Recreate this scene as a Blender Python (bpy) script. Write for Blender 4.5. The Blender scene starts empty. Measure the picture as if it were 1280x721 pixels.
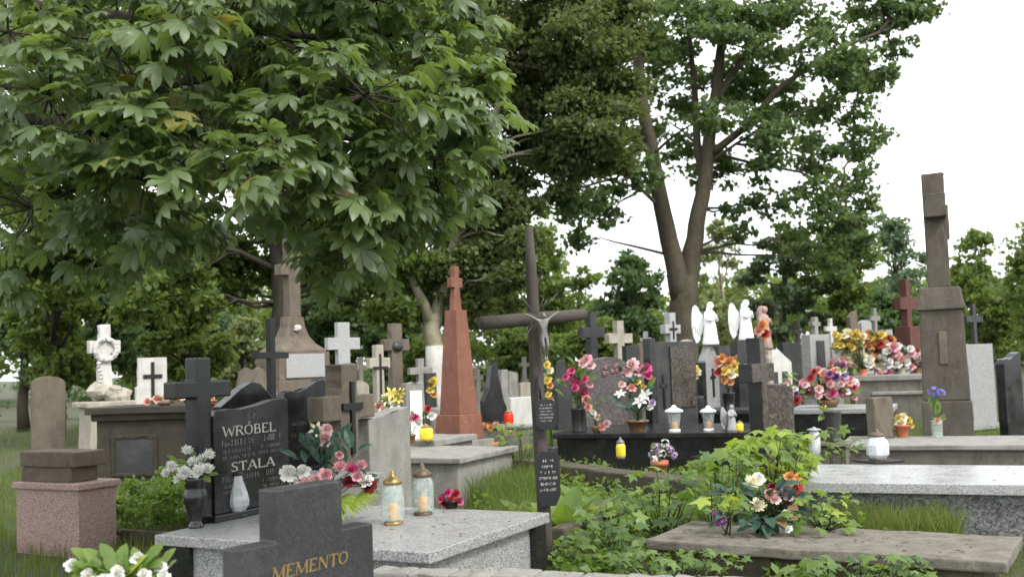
import bpy, bmesh, math, random
import numpy as np
from mathutils import Vector, Matrix, Euler

RND = random.Random(11)
NPR = np.random.default_rng(11)
rad = math.radians
SC = bpy.context.scene
COL = SC.collection

# ------------------------------------------------------------------ camera
EYE, FPX, PITCH, ROLL = 1.6, 1300.0, 4.0, -2.0
cam_d = bpy.data.cameras.new('camera'); cam = bpy.data.objects.new('camera', cam_d); COL.objects.link(cam)
cam_d.sensor_width = 36.0; cam_d.lens = 36.0 * FPX / 1280.0
cam_d.clip_start = 0.05; cam_d.clip_end = 3000.0
CAMR = Euler((rad(90 + PITCH), 0, 0)).to_matrix() @ Matrix.Rotation(rad(ROLL), 3, 'Z')
cam.rotation_euler = CAMR.to_euler(); cam.location = (0, 0, EYE)
cam_d.dof.use_dof = True; cam_d.dof.focus_distance = 8.5; cam_d.dof.aperture_fstop = 2.3
SC.camera = cam

# ------------------------------------------------------------------ sky (bright overcast) and sun
SUN_EL, SUN_AZ = 48.0, 138.0          # azimuth measured clockwise from +Y (the view direction)
world = bpy.data.worlds.new('World'); SC.world = world; world.use_nodes = True
wn, wl = world.node_tree.nodes, world.node_tree.links
for n in list(wn): wn.remove(n)
wo = wn.new('ShaderNodeOutputWorld'); wb = wn.new('ShaderNodeBackground')
sky = wn.new('ShaderNodeTexSky'); sky.sky_type = 'NISHITA'; sky.sun_disc = False
sky.sun_elevation = rad(SUN_EL); sky.sun_rotation = rad(SUN_AZ)
sky.air_density = 1.0; sky.dust_density = 3.0; sky.ozone_density = 1.0
wtc = wn.new('ShaderNodeTexCoord'); wnz = wn.new('ShaderNodeTexNoise')
wnz.inputs['Scale'].default_value = 2.2; wnz.inputs['Detail'].default_value = 5.0
wmp = wn.new('ShaderNodeMapping'); wmp.inputs['Scale'].default_value = (1, 1, 2.5)
wr = wn.new('ShaderNodeValToRGB')
wr.color_ramp.elements[0].position = .3; wr.color_ramp.elements[0].color = (7.6, 8.0, 8.5, 1)
wr.color_ramp.elements[1].position = .7; wr.color_ramp.elements[1].color = (11.5, 11.6, 11.6, 1)
wm = wn.new('ShaderNodeMix'); wm.data_type = 'RGBA'; wm.inputs[0].default_value = 0.88
wl.new(wtc.outputs['Generated'], wmp.inputs['Vector']); wl.new(wmp.outputs['Vector'], wnz.inputs['Vector'])
wl.new(wnz.outputs['Fac'], wr.inputs['Fac'])
wl.new(sky.outputs['Color'], wm.inputs[6]); wl.new(wr.outputs['Color'], wm.inputs[7])
wl.new(wm.outputs[2], wb.inputs['Color']); wb.inputs['Strength'].default_value = 0.10
wl.new(wb.outputs['Background'], wo.inputs['Surface'])

sun_d = bpy.data.lights.new('sun', 'SUN'); sun_d.energy = 1.5; sun_d.angle = rad(14); sun_d.color = (1, .965, .9)
sun = bpy.data.objects.new('sun', sun_d); COL.objects.link(sun)
_sd = Vector((math.sin(rad(SUN_AZ)) * math.cos(rad(SUN_EL)), math.cos(rad(SUN_AZ)) * math.cos(rad(SUN_EL)), math.sin(rad(SUN_EL))))
sun.rotation_euler = _sd.to_track_quat('Z', 'Y').to_euler(); sun.location = _sd * 60

SC.view_settings.view_transform = 'Standard'; SC.view_settings.look = 'None'
SC.view_settings.exposure = 1.25; SC.view_settings.gamma = 1.0; SC.view_settings.use_curve_mapping = False
SC.cycles.max_bounces = 7; SC.cycles.diffuse_bounces = 4; SC.cycles.glossy_bounces = 3
SC.cycles.transmission_bounces = 4; SC.cycles.transparent_max_bounces = 12
SC.cycles.use_denoising = True
SC.cycles.sample_clamp_indirect = 6.0

# ------------------------------------------------------------------ pixels (photo, 1280x721) to places
def ray(px, py):
    return CAMR @ Vector(((px - 640) / FPX, -(py - 360.5) / FPX, -1.0))
def at(px, py, Y):                     # point on the ray at depth Y
    d = ray(px, py); return Vector((0, 0, EYE)) + d * (Y / d.y)
def onz(px, py, z):                    # point on the ray at height z
    d = ray(px, py); return Vector((0, 0, EYE)) + d * ((z - EYE) / d.z)
def zat(px, py, Y): return at(px, py, Y).z
def gxy(px, Y, z=0.0):                 # place whose column in the picture is px near eye level
    p = at(px, 451 - .035 * (px - 640), Y); return Vector((p.x, p.y, z))
def mpp(Y): return Y / FPX

# ------------------------------------------------------------------ materials
MATS = {}
def newmat(name):
    m = bpy.data.materials.new(name); m.use_nodes = True
    nt = m.node_tree; b = nt.nodes['Principled BSDF']; MATS[name] = m
    return m, nt.nodes, nt.links, b
def coords(N, L, jitter=True):
    tc = N.new('ShaderNodeTexCoord')
    if not jitter: return tc.outputs['Object']
    oi = N.new('ShaderNodeObjectInfo'); va = N.new('ShaderNodeVectorMath'); va.operation = 'MULTIPLY_ADD'
    cv = N.new('ShaderNodeCombineXYZ')
    for k in range(3): L.new(oi.outputs['Random'], cv.inputs[k])
    va.inputs[1].default_value = (37., 53., 71.)
    L.new(cv.outputs[0], va.inputs[0]); L.new(tc.outputs['Object'], va.inputs[2])
    return va.outputs[0]
def noise(N, L, v, scale, detail=4, rough=.55):
    n = N.new('ShaderNodeTexNoise'); n.inputs['Scale'].default_value = scale
    n.inputs['Detail'].default_value = detail; n.inputs['Roughness'].default_value = rough
    L.new(v, n.inputs['Vector']); return n.outputs['Fac']
def ramp(N, L, f, stops):
    r = N.new('ShaderNodeValToRGB'); e = r.color_ramp.elements
    while len(e) < len(stops): e.new(.5)
    for k, (p, c) in enumerate(stops):
        e[k].position = p; e[k].color = (c[0], c[1], c[2], 1) if hasattr(c, '__len__') else (c, c, c, 1)
    L.new(f, r.inputs['Fac']); return r.outputs['Color']
def mix(N, L, f, a, b, mode='MIX'):
    m = N.new('ShaderNodeMix'); m.data_type = 'RGBA'; m.blend_type = mode
    for sock, val in ((m.inputs[0], f), (m.inputs[6], a), (m.inputs[7], b)):
        if hasattr(val, 'is_linked'): L.new(val, sock)
        else: sock.default_value = val if not hasattr(val, '__len__') else (val[0], val[1], val[2], 1)
    return m.outputs[2]
def bump(N, L, b, h, strength, dist=.01):
    bp = N.new('ShaderNodeBump'); bp.inputs['Strength'].default_value = strength; bp.inputs['Distance'].default_value = dist
    L.new(h, bp.inputs['Height']); L.new(bp.outputs['Normal'], b.inputs['Normal'])

def granite(name, dark, mid, light, rough, scale=160, spec=.5, dusty=.26):
    m, N, L, b = newmat(name); v = coords(N, L)
    vo = N.new('ShaderNodeTexVoronoi'); vo.inputs['Scale'].default_value = scale; L.new(v, vo.inputs['Vector'])
    sep = N.new('ShaderNodeSeparateColor'); L.new(vo.outputs['Color'], sep.inputs[0])
    c = ramp(N, L, sep.outputs[0], [(.15, dark), (.45, mid), (.62, mid), (.9, light)])
    blot = noise(N, L, v, 7, 5, .6)
    c = mix(N, L, ramp(N, L, blot, [(.35, 0.0), (.7, .4)]), c, mid)
    dust = noise(N, L, v, 2.3, 6, .65)
    c = mix(N, L, ramp(N, L, dust, [(.48, 0.), (.8, dusty)]), c, (.20, .19, .165))
    L.new(c, b.inputs['Base Color'])
    L.new(ramp(N, L, noise(N, L, v, 5, 5), [(.3, rough), (.75, rough + .25)]), b.inputs['Roughness'])
    b.inputs['Specular IOR Level'].default_value = spec
    return m
def weathered(name, c1, c2, stain, rough=.85, scale=6, lichen=None, bmp=.5, grain=90):
    m, N, L, b = newmat(name); v = coords(N, L)
    c = mix(N, L, ramp(N, L, noise(N, L, v, scale, 6, .65), [(.3, 0.), (.7, 1.)]), c1, c2)
    mp = N.new('ShaderNodeMapping'); mp.inputs['Scale'].default_value = (5, 5, 1.5); L.new(v, mp.inputs['Vector'])
    streak = noise(N, L, mp.outputs[0], 1.6, 5, .6)
    c = mix(N, L, ramp(N, L, streak, [(.46, 0.), (.74, .55)]), c, stain)
    c = mix(N, L, ramp(N, L, noise(N, L, v, grain, 3, .6), [(.38, .35), (.6, 0.)]), c, stain)
    if lichen:
        l1 = noise(N, L, v, scale * 2.3, 7, .7)
        c = mix(N, L, ramp(N, L, l1, [(.56, 0.), (.66, .8)]), c, lichen)
    L.new(c, b.inputs['Base Color']); b.inputs['Roughness'].default_value = rough
    b.inputs['Specular IOR Level'].default_value = .25
    bump(N, L, b, noise(N, L, v, grain * .6, 6, .7), bmp, .006)
    return m
def plain(name, c, rough=.5, metal=0., var=.25, scale=30, spec=.5, bmp=0):
    m, N, L, b = newmat(name); v = coords(N, L)
    d = tuple(x * (1 - var) for x in c[:3])
    L.new(mix(N, L, noise(N, L, v, scale, 4), c, d), b.inputs['Base Color'])
    b.inputs['Roughness'].default_value = rough; b.inputs['Metallic'].default_value = metal
    b.inputs['Specular IOR Level'].default_value = spec
    if bmp: bump(N, L, b, noise(N, L, v, scale * 2, 5), bmp, .004)
    return m
def leafmat(name, c, c2, trans=.35, rough=.42, spec=.45, tcol=None):
    m, N, L, b = newmat(name)
    g = N.new('ShaderNodeNewGeometry')
    tc = N.new('ShaderNodeTexCoord')
    oi = N.new('ShaderNodeObjectInfo')
    f = N.new('ShaderNodeMath'); f.operation = 'ADD'
    L.new(g.outputs['Random Per Island'], f.inputs[0]); L.new(oi.outputs['Random'], f.inputs[1])
    fr = N.new('ShaderNodeMath'); fr.operation = 'FRACT'; L.new(f.outputs[0], fr.inputs[0])
    n = noise(N, L, g.outputs['Position'], 1.3, 3)
    ff = N.new('ShaderNodeMath'); ff.operation = 'MULTIPLY_ADD'; ff.inputs[1].default_value = .42
    L.new(fr.outputs[0], ff.inputs[0])
    nn = N.new('ShaderNodeMath'); nn.operation = 'MULTIPLY_ADD'; nn.inputs[1].default_value = 1.0; nn.inputs[2].default_value = -.2
    L.new(n, nn.inputs[0]); L.new(nn.outputs[0], ff.inputs[2])
    col = ramp(N, L, ff.outputs[0], [(.1, tuple(x * .62 for x in c)), (.45, c), (.85, c2)])
    L.new(col, b.inputs['Base Color']); b.inputs['Roughness'].default_value = rough
    b.inputs['Specular IOR Level'].default_value = spec
    t = N.new('ShaderNodeBsdfTranslucent')
    L.new(mix(N, L, .6, col, tcol or (c[0] * 2.6, c[1] * 2.2, c[2] * .8)), t.inputs['Color'])
    ms = N.new('ShaderNodeMixShader'); ms.inputs[0].default_value = trans
    L.new(b.outputs[0], ms.inputs[1]); L.new(t.outputs[0], ms.inputs[2])
    L.new(ms.outputs[0], N['Material Output'].inputs['Surface'])
    return m
def petalmat(name, c, trans=.25):
    m, N, L, b = newmat(name)
    g = N.new('ShaderNodeNewGeometry')
    col = mix(N, L, g.outputs['Random Per Island'], c, tuple(x * .72 for x in c))
    L.new(col, b.inputs['Base Color']); b.inputs['Roughness'].default_value = .6
    b.inputs['Specular IOR Level'].default_value = .25
    t = N.new('ShaderNodeBsdfTranslucent'); L.new(col, t.inputs['Color'])
    ms = N.new('ShaderNodeMixShader'); ms.inputs[0].default_value = trans
    L.new(b.outputs[0], ms.inputs[1]); L.new(t.outputs[0], ms.inputs[2])
    L.new(ms.outputs[0], N['Material Output'].inputs['Surface'])
    return m
def glassmat(name, tint, clear=.6, rough=.12):
    m, N, L, b = newmat(name)
    tr = N.new('ShaderNodeBsdfTransparent'); tr.inputs['Color'].default_value = (*tint, 1)
    b.inputs['Base Color'].default_value = (*tint, 1); b.inputs['Roughness'].default_value = rough
    v = coords(N, L); fac = ramp(N, L, noise(N, L, v, 25, 3), [(.3, max(0, clear - .2)), (.7, clear)])
    ms = N.new('ShaderNodeMixShader'); L.new(fac, ms.inputs[0])
    L.new(b.outputs[0], ms.inputs[1]); L.new(tr.outputs[0], ms.inputs[2])
    L.new(ms.outputs[0], N['Material Output'].inputs['Surface'])
    return m

BLACK = granite('black_granite', (.005, .005, .006), (.009, .009, .010), (.030, .031, .034), .12, 300, .5, .09)
DARK = granite('dark_grey_granite', (.010, .010, .011), (.019, .019, .0205), (.048, .048, .05), .38, 260)
GREY = granite('grey_granite', (.10, .10, .105), (.27, .27, .27), (.42, .42, .41), .30, 130)
GREYROUGH = granite('rough_grey_granite', (.043, .043, .044), (.119, .119, .121), (.221, .221, .221), .7, 60)
PALEGREY = granite('pale_grey_granite', (.222, .222, .229), (.326, .326, .326), (.414, .414, .414), .45, 150)
POLISH = granite('polished_pale_granite', (.16, .16, .165), (.34, .34, .345), (.46, .46, .46), .18, 140, .6)
PINK = granite('pink_granite', (.187, .111, .093), (.357, .238, .212), (.442, .323, .289), .5, 120)
MOTTLED = granite('mottled_granite_and_reflection', (.010, .008, .007), (.048, .037, .030), (.100, .080, .060), .2, 45)  # own mottling on the wide headstone, painted reflection on cross and panel
MARBLE = granite('mauve_marble', (.033, .025, .025), (.072, .061, .061), (.110, .094, .094), .28, 40)
CONC = weathered('weathered_concrete', (.211, .192, .161), (.136, .124, .102), (.046, .041, .031), .9, 5, (.062, .068, .031), .6)
CONCG = weathered('grey_concrete', (.296, .289, .265), (.218, .211, .195), (.101, .098, .082), .88, 5, (.17, .17, .13), .4)
MOSSY = weathered('mossy_stone', (.120, .100, .072), (.072, .062, .046), (.028, .026, .019), .95, 7, (.060, .072, .020), .9)
TOMB = weathered('old_tomb_stone', (.063, .055, .043), (.041, .036, .029), (.018, .017, .013), .92, 5, (.050, .050, .033), .6)
BROWN = weathered('brown_sandstone', (.173, .144, .112), (.119, .099, .078), (.050, .042, .032), .9, 6, (.137, .122, .072), .6)
PILLAR = weathered('dark_weathered_pillar_stone', (.126, .111, .090), (.084, .075, .060), (.030, .027, .022), .92, 5, (.114, .108, .084), .7)
PALE = weathered('pale_limestone', (.406, .374, .312), (.328, .300, .246), (.164, .148, .117), .88, 6, (.234, .234, .203), .5)
WHITE = weathered('whitewashed_stone', (.590, .582, .558), (.508, .500, .476), (.295, .287, .254), .8, 5, None, .3)
WSTAT = weathered('white_statue_paint', (.93, .93, .93), (.88, .88, .88), (.72, .73, .74), .5, 5, None, .1)
PINKST = weathered('pale_pink_plaster', (.396, .282, .246), (.330, .228, .198), (.210, .144, .120), .8, 6, None, .3)
TERRA = weathered('terracotta_sandstone', (.235, .102, .068), (.18, .078, .053), (.11, .045, .032), .85, 5, (.245, .136, .088), .5)
REDBR = weathered('red_brown_stone', (.125, .055, .042), (.095, .042, .033), (.056, .021, .017), .8, 6, None, .3)
WOOD = plain('dark_weathered_wood', (.082, .069, .060), .8, 0, .5, 22, .3, .6)
_m = WOOD; 
IRON = plain('black_iron', (.012, .012, .012), .5, .2, .3, 40)
PLATE = plain('dark_enamel_plate', (.02, .021, .024), .35)
SILVER = plain('dull_silver_metal', (.21, .205, .195), .5, .6, .4, 40)
GOLD = plain('faded_gold_paint', (.30, .205, .075), .6, .2, .6, 45)
GOLDM = plain('bronze_metal', (.36, .25, .10), .4, .8, .4)
LETTER = plain('pale_lettering', (.46, .44, .40), .7, 0, .3, 80)
LETTERG = plain('grey_lettering', (.17, .165, .155), .7, 0, .4, 90)
BROWNLID = plain('brown_metal_lid', (.13, .095, .065), .5, .3, .35, 20)
POT = plain('terracotta_pot', (.50, .16, .07), .7)
BROWNPOT = plain('brown_glazed_pot', (.16, .09, .045), .35)
WAXW = plain('white_wax', (.78, .76, .70), .5); WAXY = plain('amber_wax', (.72, .30, .03), .5)
WAXYE = plain('yellow_wax', (.85, .62, .02), .4); WAXR = plain('red_wax', (.55, .02, .015), .4); WAXO = plain('orange_wax', (.8, .22, .03), .4)
GLASS = glassmat('clear_glass', (.80, .87, .84), .86); GLASSW = glassmat('frosted_glass', (.80, .83, .85), .52, .2)
GLASSY = glassmat('yellow_glass', (.95, .80, .08), .45); GLASSR = glassmat('red_glass', (.85, .06, .03), .45); GLASSG = glassmat('green_yellow_glass', (.75, .85, .15), .45)
BARK = weathered('grey_brown_bark', (.105, .088, .062), (.065, .056, .04), (.03, .026, .02), .95, 9, (.10, .11, .05), 1.2, 40)
BARKD = weathered('dark_bark', (.06, .05, .038), (.04, .034, .026), (.016, .014, .011), .95, 9, None, 1., 40)
BARKP = weathered('pale_bark', (.36, .33, .24), (.27, .25, .17), (.13, .12, .07), .95, 8, (.26, .28, .13), .9, 40)
LIME = weathered('limewashed_bark', (.62, .61, .57), (.5, .49, .45), (.3, .29, .26), .95, 8, None, .7, 40)
# foliage
L_CH = leafmat('chestnut_leaf', (.088, .142, .046), (.150, .205, .076), .46, .46, .85)
L_CHY = leafmat('yellowing_chestnut_leaf', (.15, .18, .045), (.26, .20, .08), .40, .45, .4)
L_LIN = leafmat('dark_olive_leaf', (.080, .114, .042), (.160, .190, .072), .46, .55, .3)
L_OAK = leafmat('oak_leaf', (.078, .132, .056), (.145, .205, .085), .5, .5, .35)
L_MID = leafmat('mid_green_leaf', (.10, .155, .042), (.20, .24, .07), .5, .5, .35)
L_DRK = leafmat('deep_green_leaf', (.058, .108, .042), (.125, .18, .066), .45, .5, .35)
L_PALE = leafmat('pale_green_leaf', (.145, .185, .085), (.26, .30, .15), .45, .5, .35)
L_BLUE = leafmat('blue_green_leaf', (.085, .14, .085), (.16, .22, .14), .42, .5, .35)
L_PINE = leafmat('pine_needles', (.070, .105, .055), (.135, .17, .085), .3, .6, .3)
L_WEED = leafmat('weed_leaf', (.112, .190, .040), (.205, .28, .075), .46, .45, .4)
L_WEEDD = leafmat('darker_weed_leaf', (.075, .142, .036), (.14, .21, .06), .44, .45, .4)
L_LIME = leafmat('lime_leaf', (.21, .30, .035), (.34, .42, .07), .42, .45, .35)
L_TEAL = leafmat('artificial_teal_leaf', (.016, .055, .035), (.035, .09, .055), .15, .4, .4)
L_GRASS = leafmat('grass_blade', (.085, .135, .03), (.22, .235, .075), .42, .5, .3)
L_DRY = leafmat('dry_leaf', (.20, .13, .06), (.30, .20, .09), .3, .7, .2)
PET = {k: petalmat('petal_' + k, c) for k, c in dict(
    white=(.86, .86, .80), cream=(.85, .80, .58), pink=(.76, .38, .42), palepink=(.84, .55, .54), magenta=(.60, .085, .22),
    red=(.42, .055, .055), darkred=(.16, .012, .018), yellow=(.78, .60, .14), orange=(.72, .33, .12), salmon=(.74, .36, .28),
    lilac=(.58, .42, .66), purple=(.22, .08, .24), blue=(.22, .22, .60), dusty=(.42, .30, .36)).items()}

# ground
m, N, L, b = newmat('soil_and_grass')
v = coords(N, L, False)
c = mix(N, L, ramp(N, L, noise(N, L, v, .9, 6, .6), [(.42, 0.), (.58, 1.)]), (.085, .07, .05), (.055, .085, .025))
c = mix(N, L, ramp(N, L, noise(N, L, v, 14, 6, .7), [(.4, .6), (.65, 0.)]), c, (.03, .03, .016))
L.new(c, b.inputs['Base Color']); b.inputs['Roughness'].default_value = 1.
bump(N, L, b, noise(N, L, v, 30, 6, .7), .8, .03)
GROUND = m

# ------------------------------------------------------------------ mesh builders
WORN = {'weathered_concrete', 'mossy_stone', 'old_tomb_stone', 'brown_sandstone', 'pale_limestone', 'dark_weathered_pillar_stone', 'grey_concrete', 'whitewashed_stone'}
class MB:
    def __init__(s): s.v = []; s.f = []; s.sm = []
    def add(s, vs, fs, smooth=False):
        o = len(s.v); s.v += [tuple(x) for x in vs]
        for f in fs: s.f.append(tuple(i + o for i in f)); s.sm.append(smooth)
        return s
    def box(s, x0, x1, y0, y1, z0, z1, top=None):
        t = top or (0, 0, 0, 0)           # inset of the top face: x0,x1,y0,y1
        vs = [(x0, y0, z0), (x1, y0, z0), (x1, y1, z0), (x0, y1, z0),
              (x0 + t[0], y0 + t[2], z1), (x1 - t[1], y0 + t[2], z1), (x1 - t[1], y1 - t[3], z1), (x0 + t[0], y1 - t[3], z1)]
        return s.add(vs, [(0, 3, 2, 1), (4, 5, 6, 7), (0, 1, 5, 4), (1, 2, 6, 5), (2, 3, 7, 6), (3, 0, 4, 7)])
    def prism(s, prof, x0, x1):           # prof: (s,z) anticlockwise seen from +x, extruded along x
        n = len(prof)
        vs = [(x0, a, z) for a, z in prof] + [(x1, a, z) for a, z in prof]
        fs = [tuple(range(n - 1, -1, -1)), tuple(range(n, 2 * n))] + [(i, (i + 1) % n, n + (i + 1) % n, n + i) for i in range(n)]
        return s.add(vs, fs)
    def prism_up(s, prof, z0, z1):
        n = len(prof)
        vs = [(a, c, z0) for a, c in prof] + [(a, c, z1) for a, c in prof]
        fs = [tuple(range(n - 1, -1, -1)), tuple(range(n, 2 * n))] + [(i, (i + 1) % n, n + (i + 1) % n, n + i) for i in range(n)]
        return s.add(vs, fs)
    def lathe(s, prof, seg=16, c=(0, 0), squash=1., smooth=True):
        vs, fs = [], []
        for r, z in prof:
            for k in range(seg):
                a = 2 * math.pi * k / seg; vs.append((c[0] + r * math.cos(a), c[1] + squash * r * math.sin(a), z))
        m = len(prof)
        for i in range(m - 1):
            for k in range(seg):
                k2 = (k + 1) % seg; fs.append((i * seg + k, i * seg + k2, (i + 1) * seg + k2, (i + 1) * seg + k))
        s.add(vs, fs, smooth)
        s.add(vs[:seg], [tuple(range(seg - 1, -1, -1))]); s.add(vs[-seg:], [tuple(range(seg))])
        return s
    def tube(s, path, radii, seg=8, smooth=True, cap=True):
        P = [Vector(p) for p in path]; n = len(P)
        if not hasattr(radii, '__len__'): radii = [radii] * n
        ref = Vector((.31, .17, .93)); vs, fs = [], []
        d0 = (P[1] - P[0]).normalized(); a = d0.cross(ref)
        if a.length < .1: a = d0.cross(Vector((1, 0, 0)))
        a.normalize()
        for i in range(n):
            d = (P[min(i + 1, n - 1)] - P[max(i - 1, 0)]).normalized()
            a = (a - d * a.dot(d)).normalized(); bb = d.cross(a)
            for k in range(seg):
                t = 2 * math.pi * k / seg; vs.append(P[i] + (a * math.cos(t) + bb * math.sin(t)) * radii[i])
        for i in range(n - 1):
            for k in range(seg):
                k2 = (k + 1) % seg; fs.append((i * seg + k, i * seg + k2, (i + 1) * seg + k2, (i + 1) * seg + k))
        if cap: fs += [tuple(range(seg - 1, -1, -1)), tuple(range((n - 1) * seg, n * seg))]
        return s.add(vs, fs, smooth)
    def rock(s, c, r, seed, sub=2, sq=(1, 1, .8)):
        bm = bmesh.new(); bmesh.ops.create_icosphere(bm, subdivisions=sub, radius=1)
        rr = random.Random(seed); off = Vector((rr.random() * 9, rr.random() * 9, rr.random() * 9))
        from mathutils import noise as mn
        for w in bm.verts:
            k = 1 + .45 * mn.noise(w.co * 1.3 + off) + .18 * mn.noise(w.co * 4 + off)
            w.co = Vector((w.co.x * sq[0], w.co.y * sq[1], w.co.z * sq[2])) * k * r + Vector(c)
        bm.verts.ensure_lookup_table()
        s.add([w.co for w in bm.verts], [tuple(x.index for x in f.verts) for f in bm.faces]); bm.free()
        return s
    def mesh(s, name, mat):
        me = bpy.data.meshes.new(name); me.from_pydata(s.v, [], s.f); me.validate()
        if any(s.sm) and len(s.sm) == len(me.polygons): me.polygons.foreach_set('use_smooth', s.sm)
        me.materials.append(mat); me.update()
        return me
    def build(s, name, mat, parent=None, bevel=0., loc=None, rot=None):
        me = s.mesh(name, mat)
        if bevel:
            bm = bmesh.new(); bm.from_mesh(me)
            if mat.name in WORN:                          # hand-cut and weathered edges are never quite straight
                es = [e for e in bm.edges if e.calc_length() > .22]
                if es: bmesh.ops.subdivide_edges(bm, edges=es, cuts=3)
                jr = random.Random(len(me.vertices) + int(1000 * abs(s.v[-1][2])))
                for w in bm.verts: w.co += Vector((jr.gauss(0, 1), jr.gauss(0, 1), jr.gauss(0, .7))) * .0035
                bevel = max(bevel, .014)
            es = [e for e in bm.edges if e.is_manifold and e.calc_face_angle(0) > .5]
            bmesh.ops.bevel(bm, geom=es, offset=bevel, segments=2, profile=.6, affect='EDGES', clamp_overlap=True)
            bm.to_mesh(me); bm.free()
        return link(name, me, parent, loc, rot)
def link(name, me, parent=None, loc=None, rot=None, scale=None):
    o = bpy.data.objects.new(name, me); COL.objects.link(o)
    if parent is not None: o.parent = parent
    if loc is not None: o.location = loc
    if rot is not None: o.rotation_euler = rot
    if scale is not None: o.scale = (scale,) * 3 if not hasattr(scale, '__len__') else scale
    return o
LABELS = set()
def tag(o, label, cat, group=None, kind=None):
    if label: o['label'] = label
    if cat: o['category'] = cat
    if group: o['group'] = group
    o['kind'] = kind or 'thing'
    return o
def thing(name, label, cat, loc, yaw=0., group=None):
    o = bpy.data.objects.new(name, None); COL.objects.link(o); o.empty_display_size = .1
    o.location = loc; o.rotation_euler = (0, 0, rad(yaw)); return tag(o, label, cat, group, 'thing')
def soup(name, V, F, mat, parent=None, smooth=False):
    """V (n,3) float array, F (m,k) int array"""
    me = bpy.data.meshes.new(name); nf, k = F.shape
    me.vertices.add(len(V)); me.vertices.foreach_set('co', V.astype(np.float32).ravel())
    me.loops.add(nf * k); me.loops.foreach_set('vertex_index', F.astype(np.int32).ravel())
    me.polygons.add(nf); me.polygons.foreach_set('loop_start', np.arange(0, nf * k, k, dtype=np.int32))
    me.polygons.foreach_set('loop_total', np.full(nf, k, dtype=np.int32))
    if smooth: me.polygons.foreach_set('use_smooth', np.ones(nf, dtype=bool))
    me.update(calc_edges=True); me.materials.append(mat)
    return link(name, me, parent)
def rotmats(n, up_bias, rng):
    """random frames: z axis (leaf normal) biased upwards"""
    nz = rng.normal(size=(n, 3)); nz /= np.linalg.norm(nz, axis=1)[:, None]
    nz[:, 2] += up_bias; nz /= np.linalg.norm(nz, axis=1)[:, None]
    t = rng.normal(size=(n, 3)); t -= (t * nz).sum(1)[:, None] * nz; t /= np.linalg.norm(t, axis=1)[:, None]
    return np.stack([t, np.cross(nz, t), nz], axis=2)
LEAFQ = np.array([(0, 0, 0), (.5, .38, .06), (1, 0, -.12), (.5, -.38, .06)], float)
def scatter(T, TF, C, Rm, S):
    """template T, faces TF, centres C, frames Rm, sizes S -> V,F"""
    V = np.einsum('nij,kj->nki', Rm, T) * S[:, None, None] + C[:, None, :]
    F = TF[None] + (np.arange(len(C)) * len(T))[:, None, None]
    return V.reshape(-1, 3), F.reshape(-1, TF.shape[1])

# ------------------------------------------------------------------ the ground
gm = MB(); n = 60
gx = [-400, -120, -50, -25] + [-20 + .8 * i for i in range(51)] + [25, 50, 120, 400]
gy = [-60, -20, -5] + [.8 * i for i in range(60)] + [55, 70, 100, 160, 300, 800]
from mathutils import noise as mnoise
vs = [(x, y, -.035 + .03 * mnoise.noise(Vector((x * .7, y * .7, 0)))) for y in gy for x in gx]
W_ = len(gx)
gm.add(vs, [(j * W_ + i, j * W_ + i + 1, (j + 1) * W_ + i + 1, (j + 1) * W_ + i) for j in range(len(gy) - 1) for i in range(W_ - 1)], True)
tag(gm.build('ground', GROUND), 'soil and short grass between the graves', None, kind='structure')

# ------------------------------------------------------------------ trees
def crown(name, clumps, size, mat, parent, up=.5, sub=9, squash=.8, spread=.36, rng=NPR, droop=0., kind=None, layer=.5):
    """clumps: (centre, radius, leaves). Leaves gather in sprays round random twigs in each clump."""
    C, S = [], []
    for c, r, n in clumps:
        k = max(3, sub); d = rng.normal(size=(k, 3)); d /= np.linalg.norm(d, axis=1)[:, None]
        tw = d * (rng.uniform(.25, 1., (k, 1)) ** .6) * r
        idx = rng.integers(0, k, n); p = tw[idx] + rng.normal(size=(n, 3)) * r * spread * .6 * np.array([1., 1., layer])
        if droop: p[:, 2] -= droop * np.abs(rng.normal(size=n)) * r
        p[:, 2] *= squash
        C.append(p + np.array(c)); S.append(size * rng.uniform(.6, 1.3, n))
    C = np.concatenate(C); S = np.concatenate(S)
    V, F = scatter(LEAFQ, np.array([[0, 1, 2, 3]]), C, rotmats(len(C), up, rng), S)
    o = soup(name, V, F, mat, parent)
    if kind: o['kind'] = kind
    return o
def bend(a, b, k=4, wob=.08, sag=.0, rr=RND):
    a, b = Vector(a), Vector(b); L_ = (b - a).length
    out = [a]
    for i in range(1, k):
        t = i / k; p = a.lerp(b, t) + Vector((rr.uniform(-1, 1), rr.uniform(-1, 1), rr.uniform(-1, 1))) * wob * L_ * .5
        p.z += sag * L_ * math.sin(math.pi * t); out.append(p)
    out.append(b); return out
def pathpx(pts): return [at(*p) for p in pts]
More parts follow.
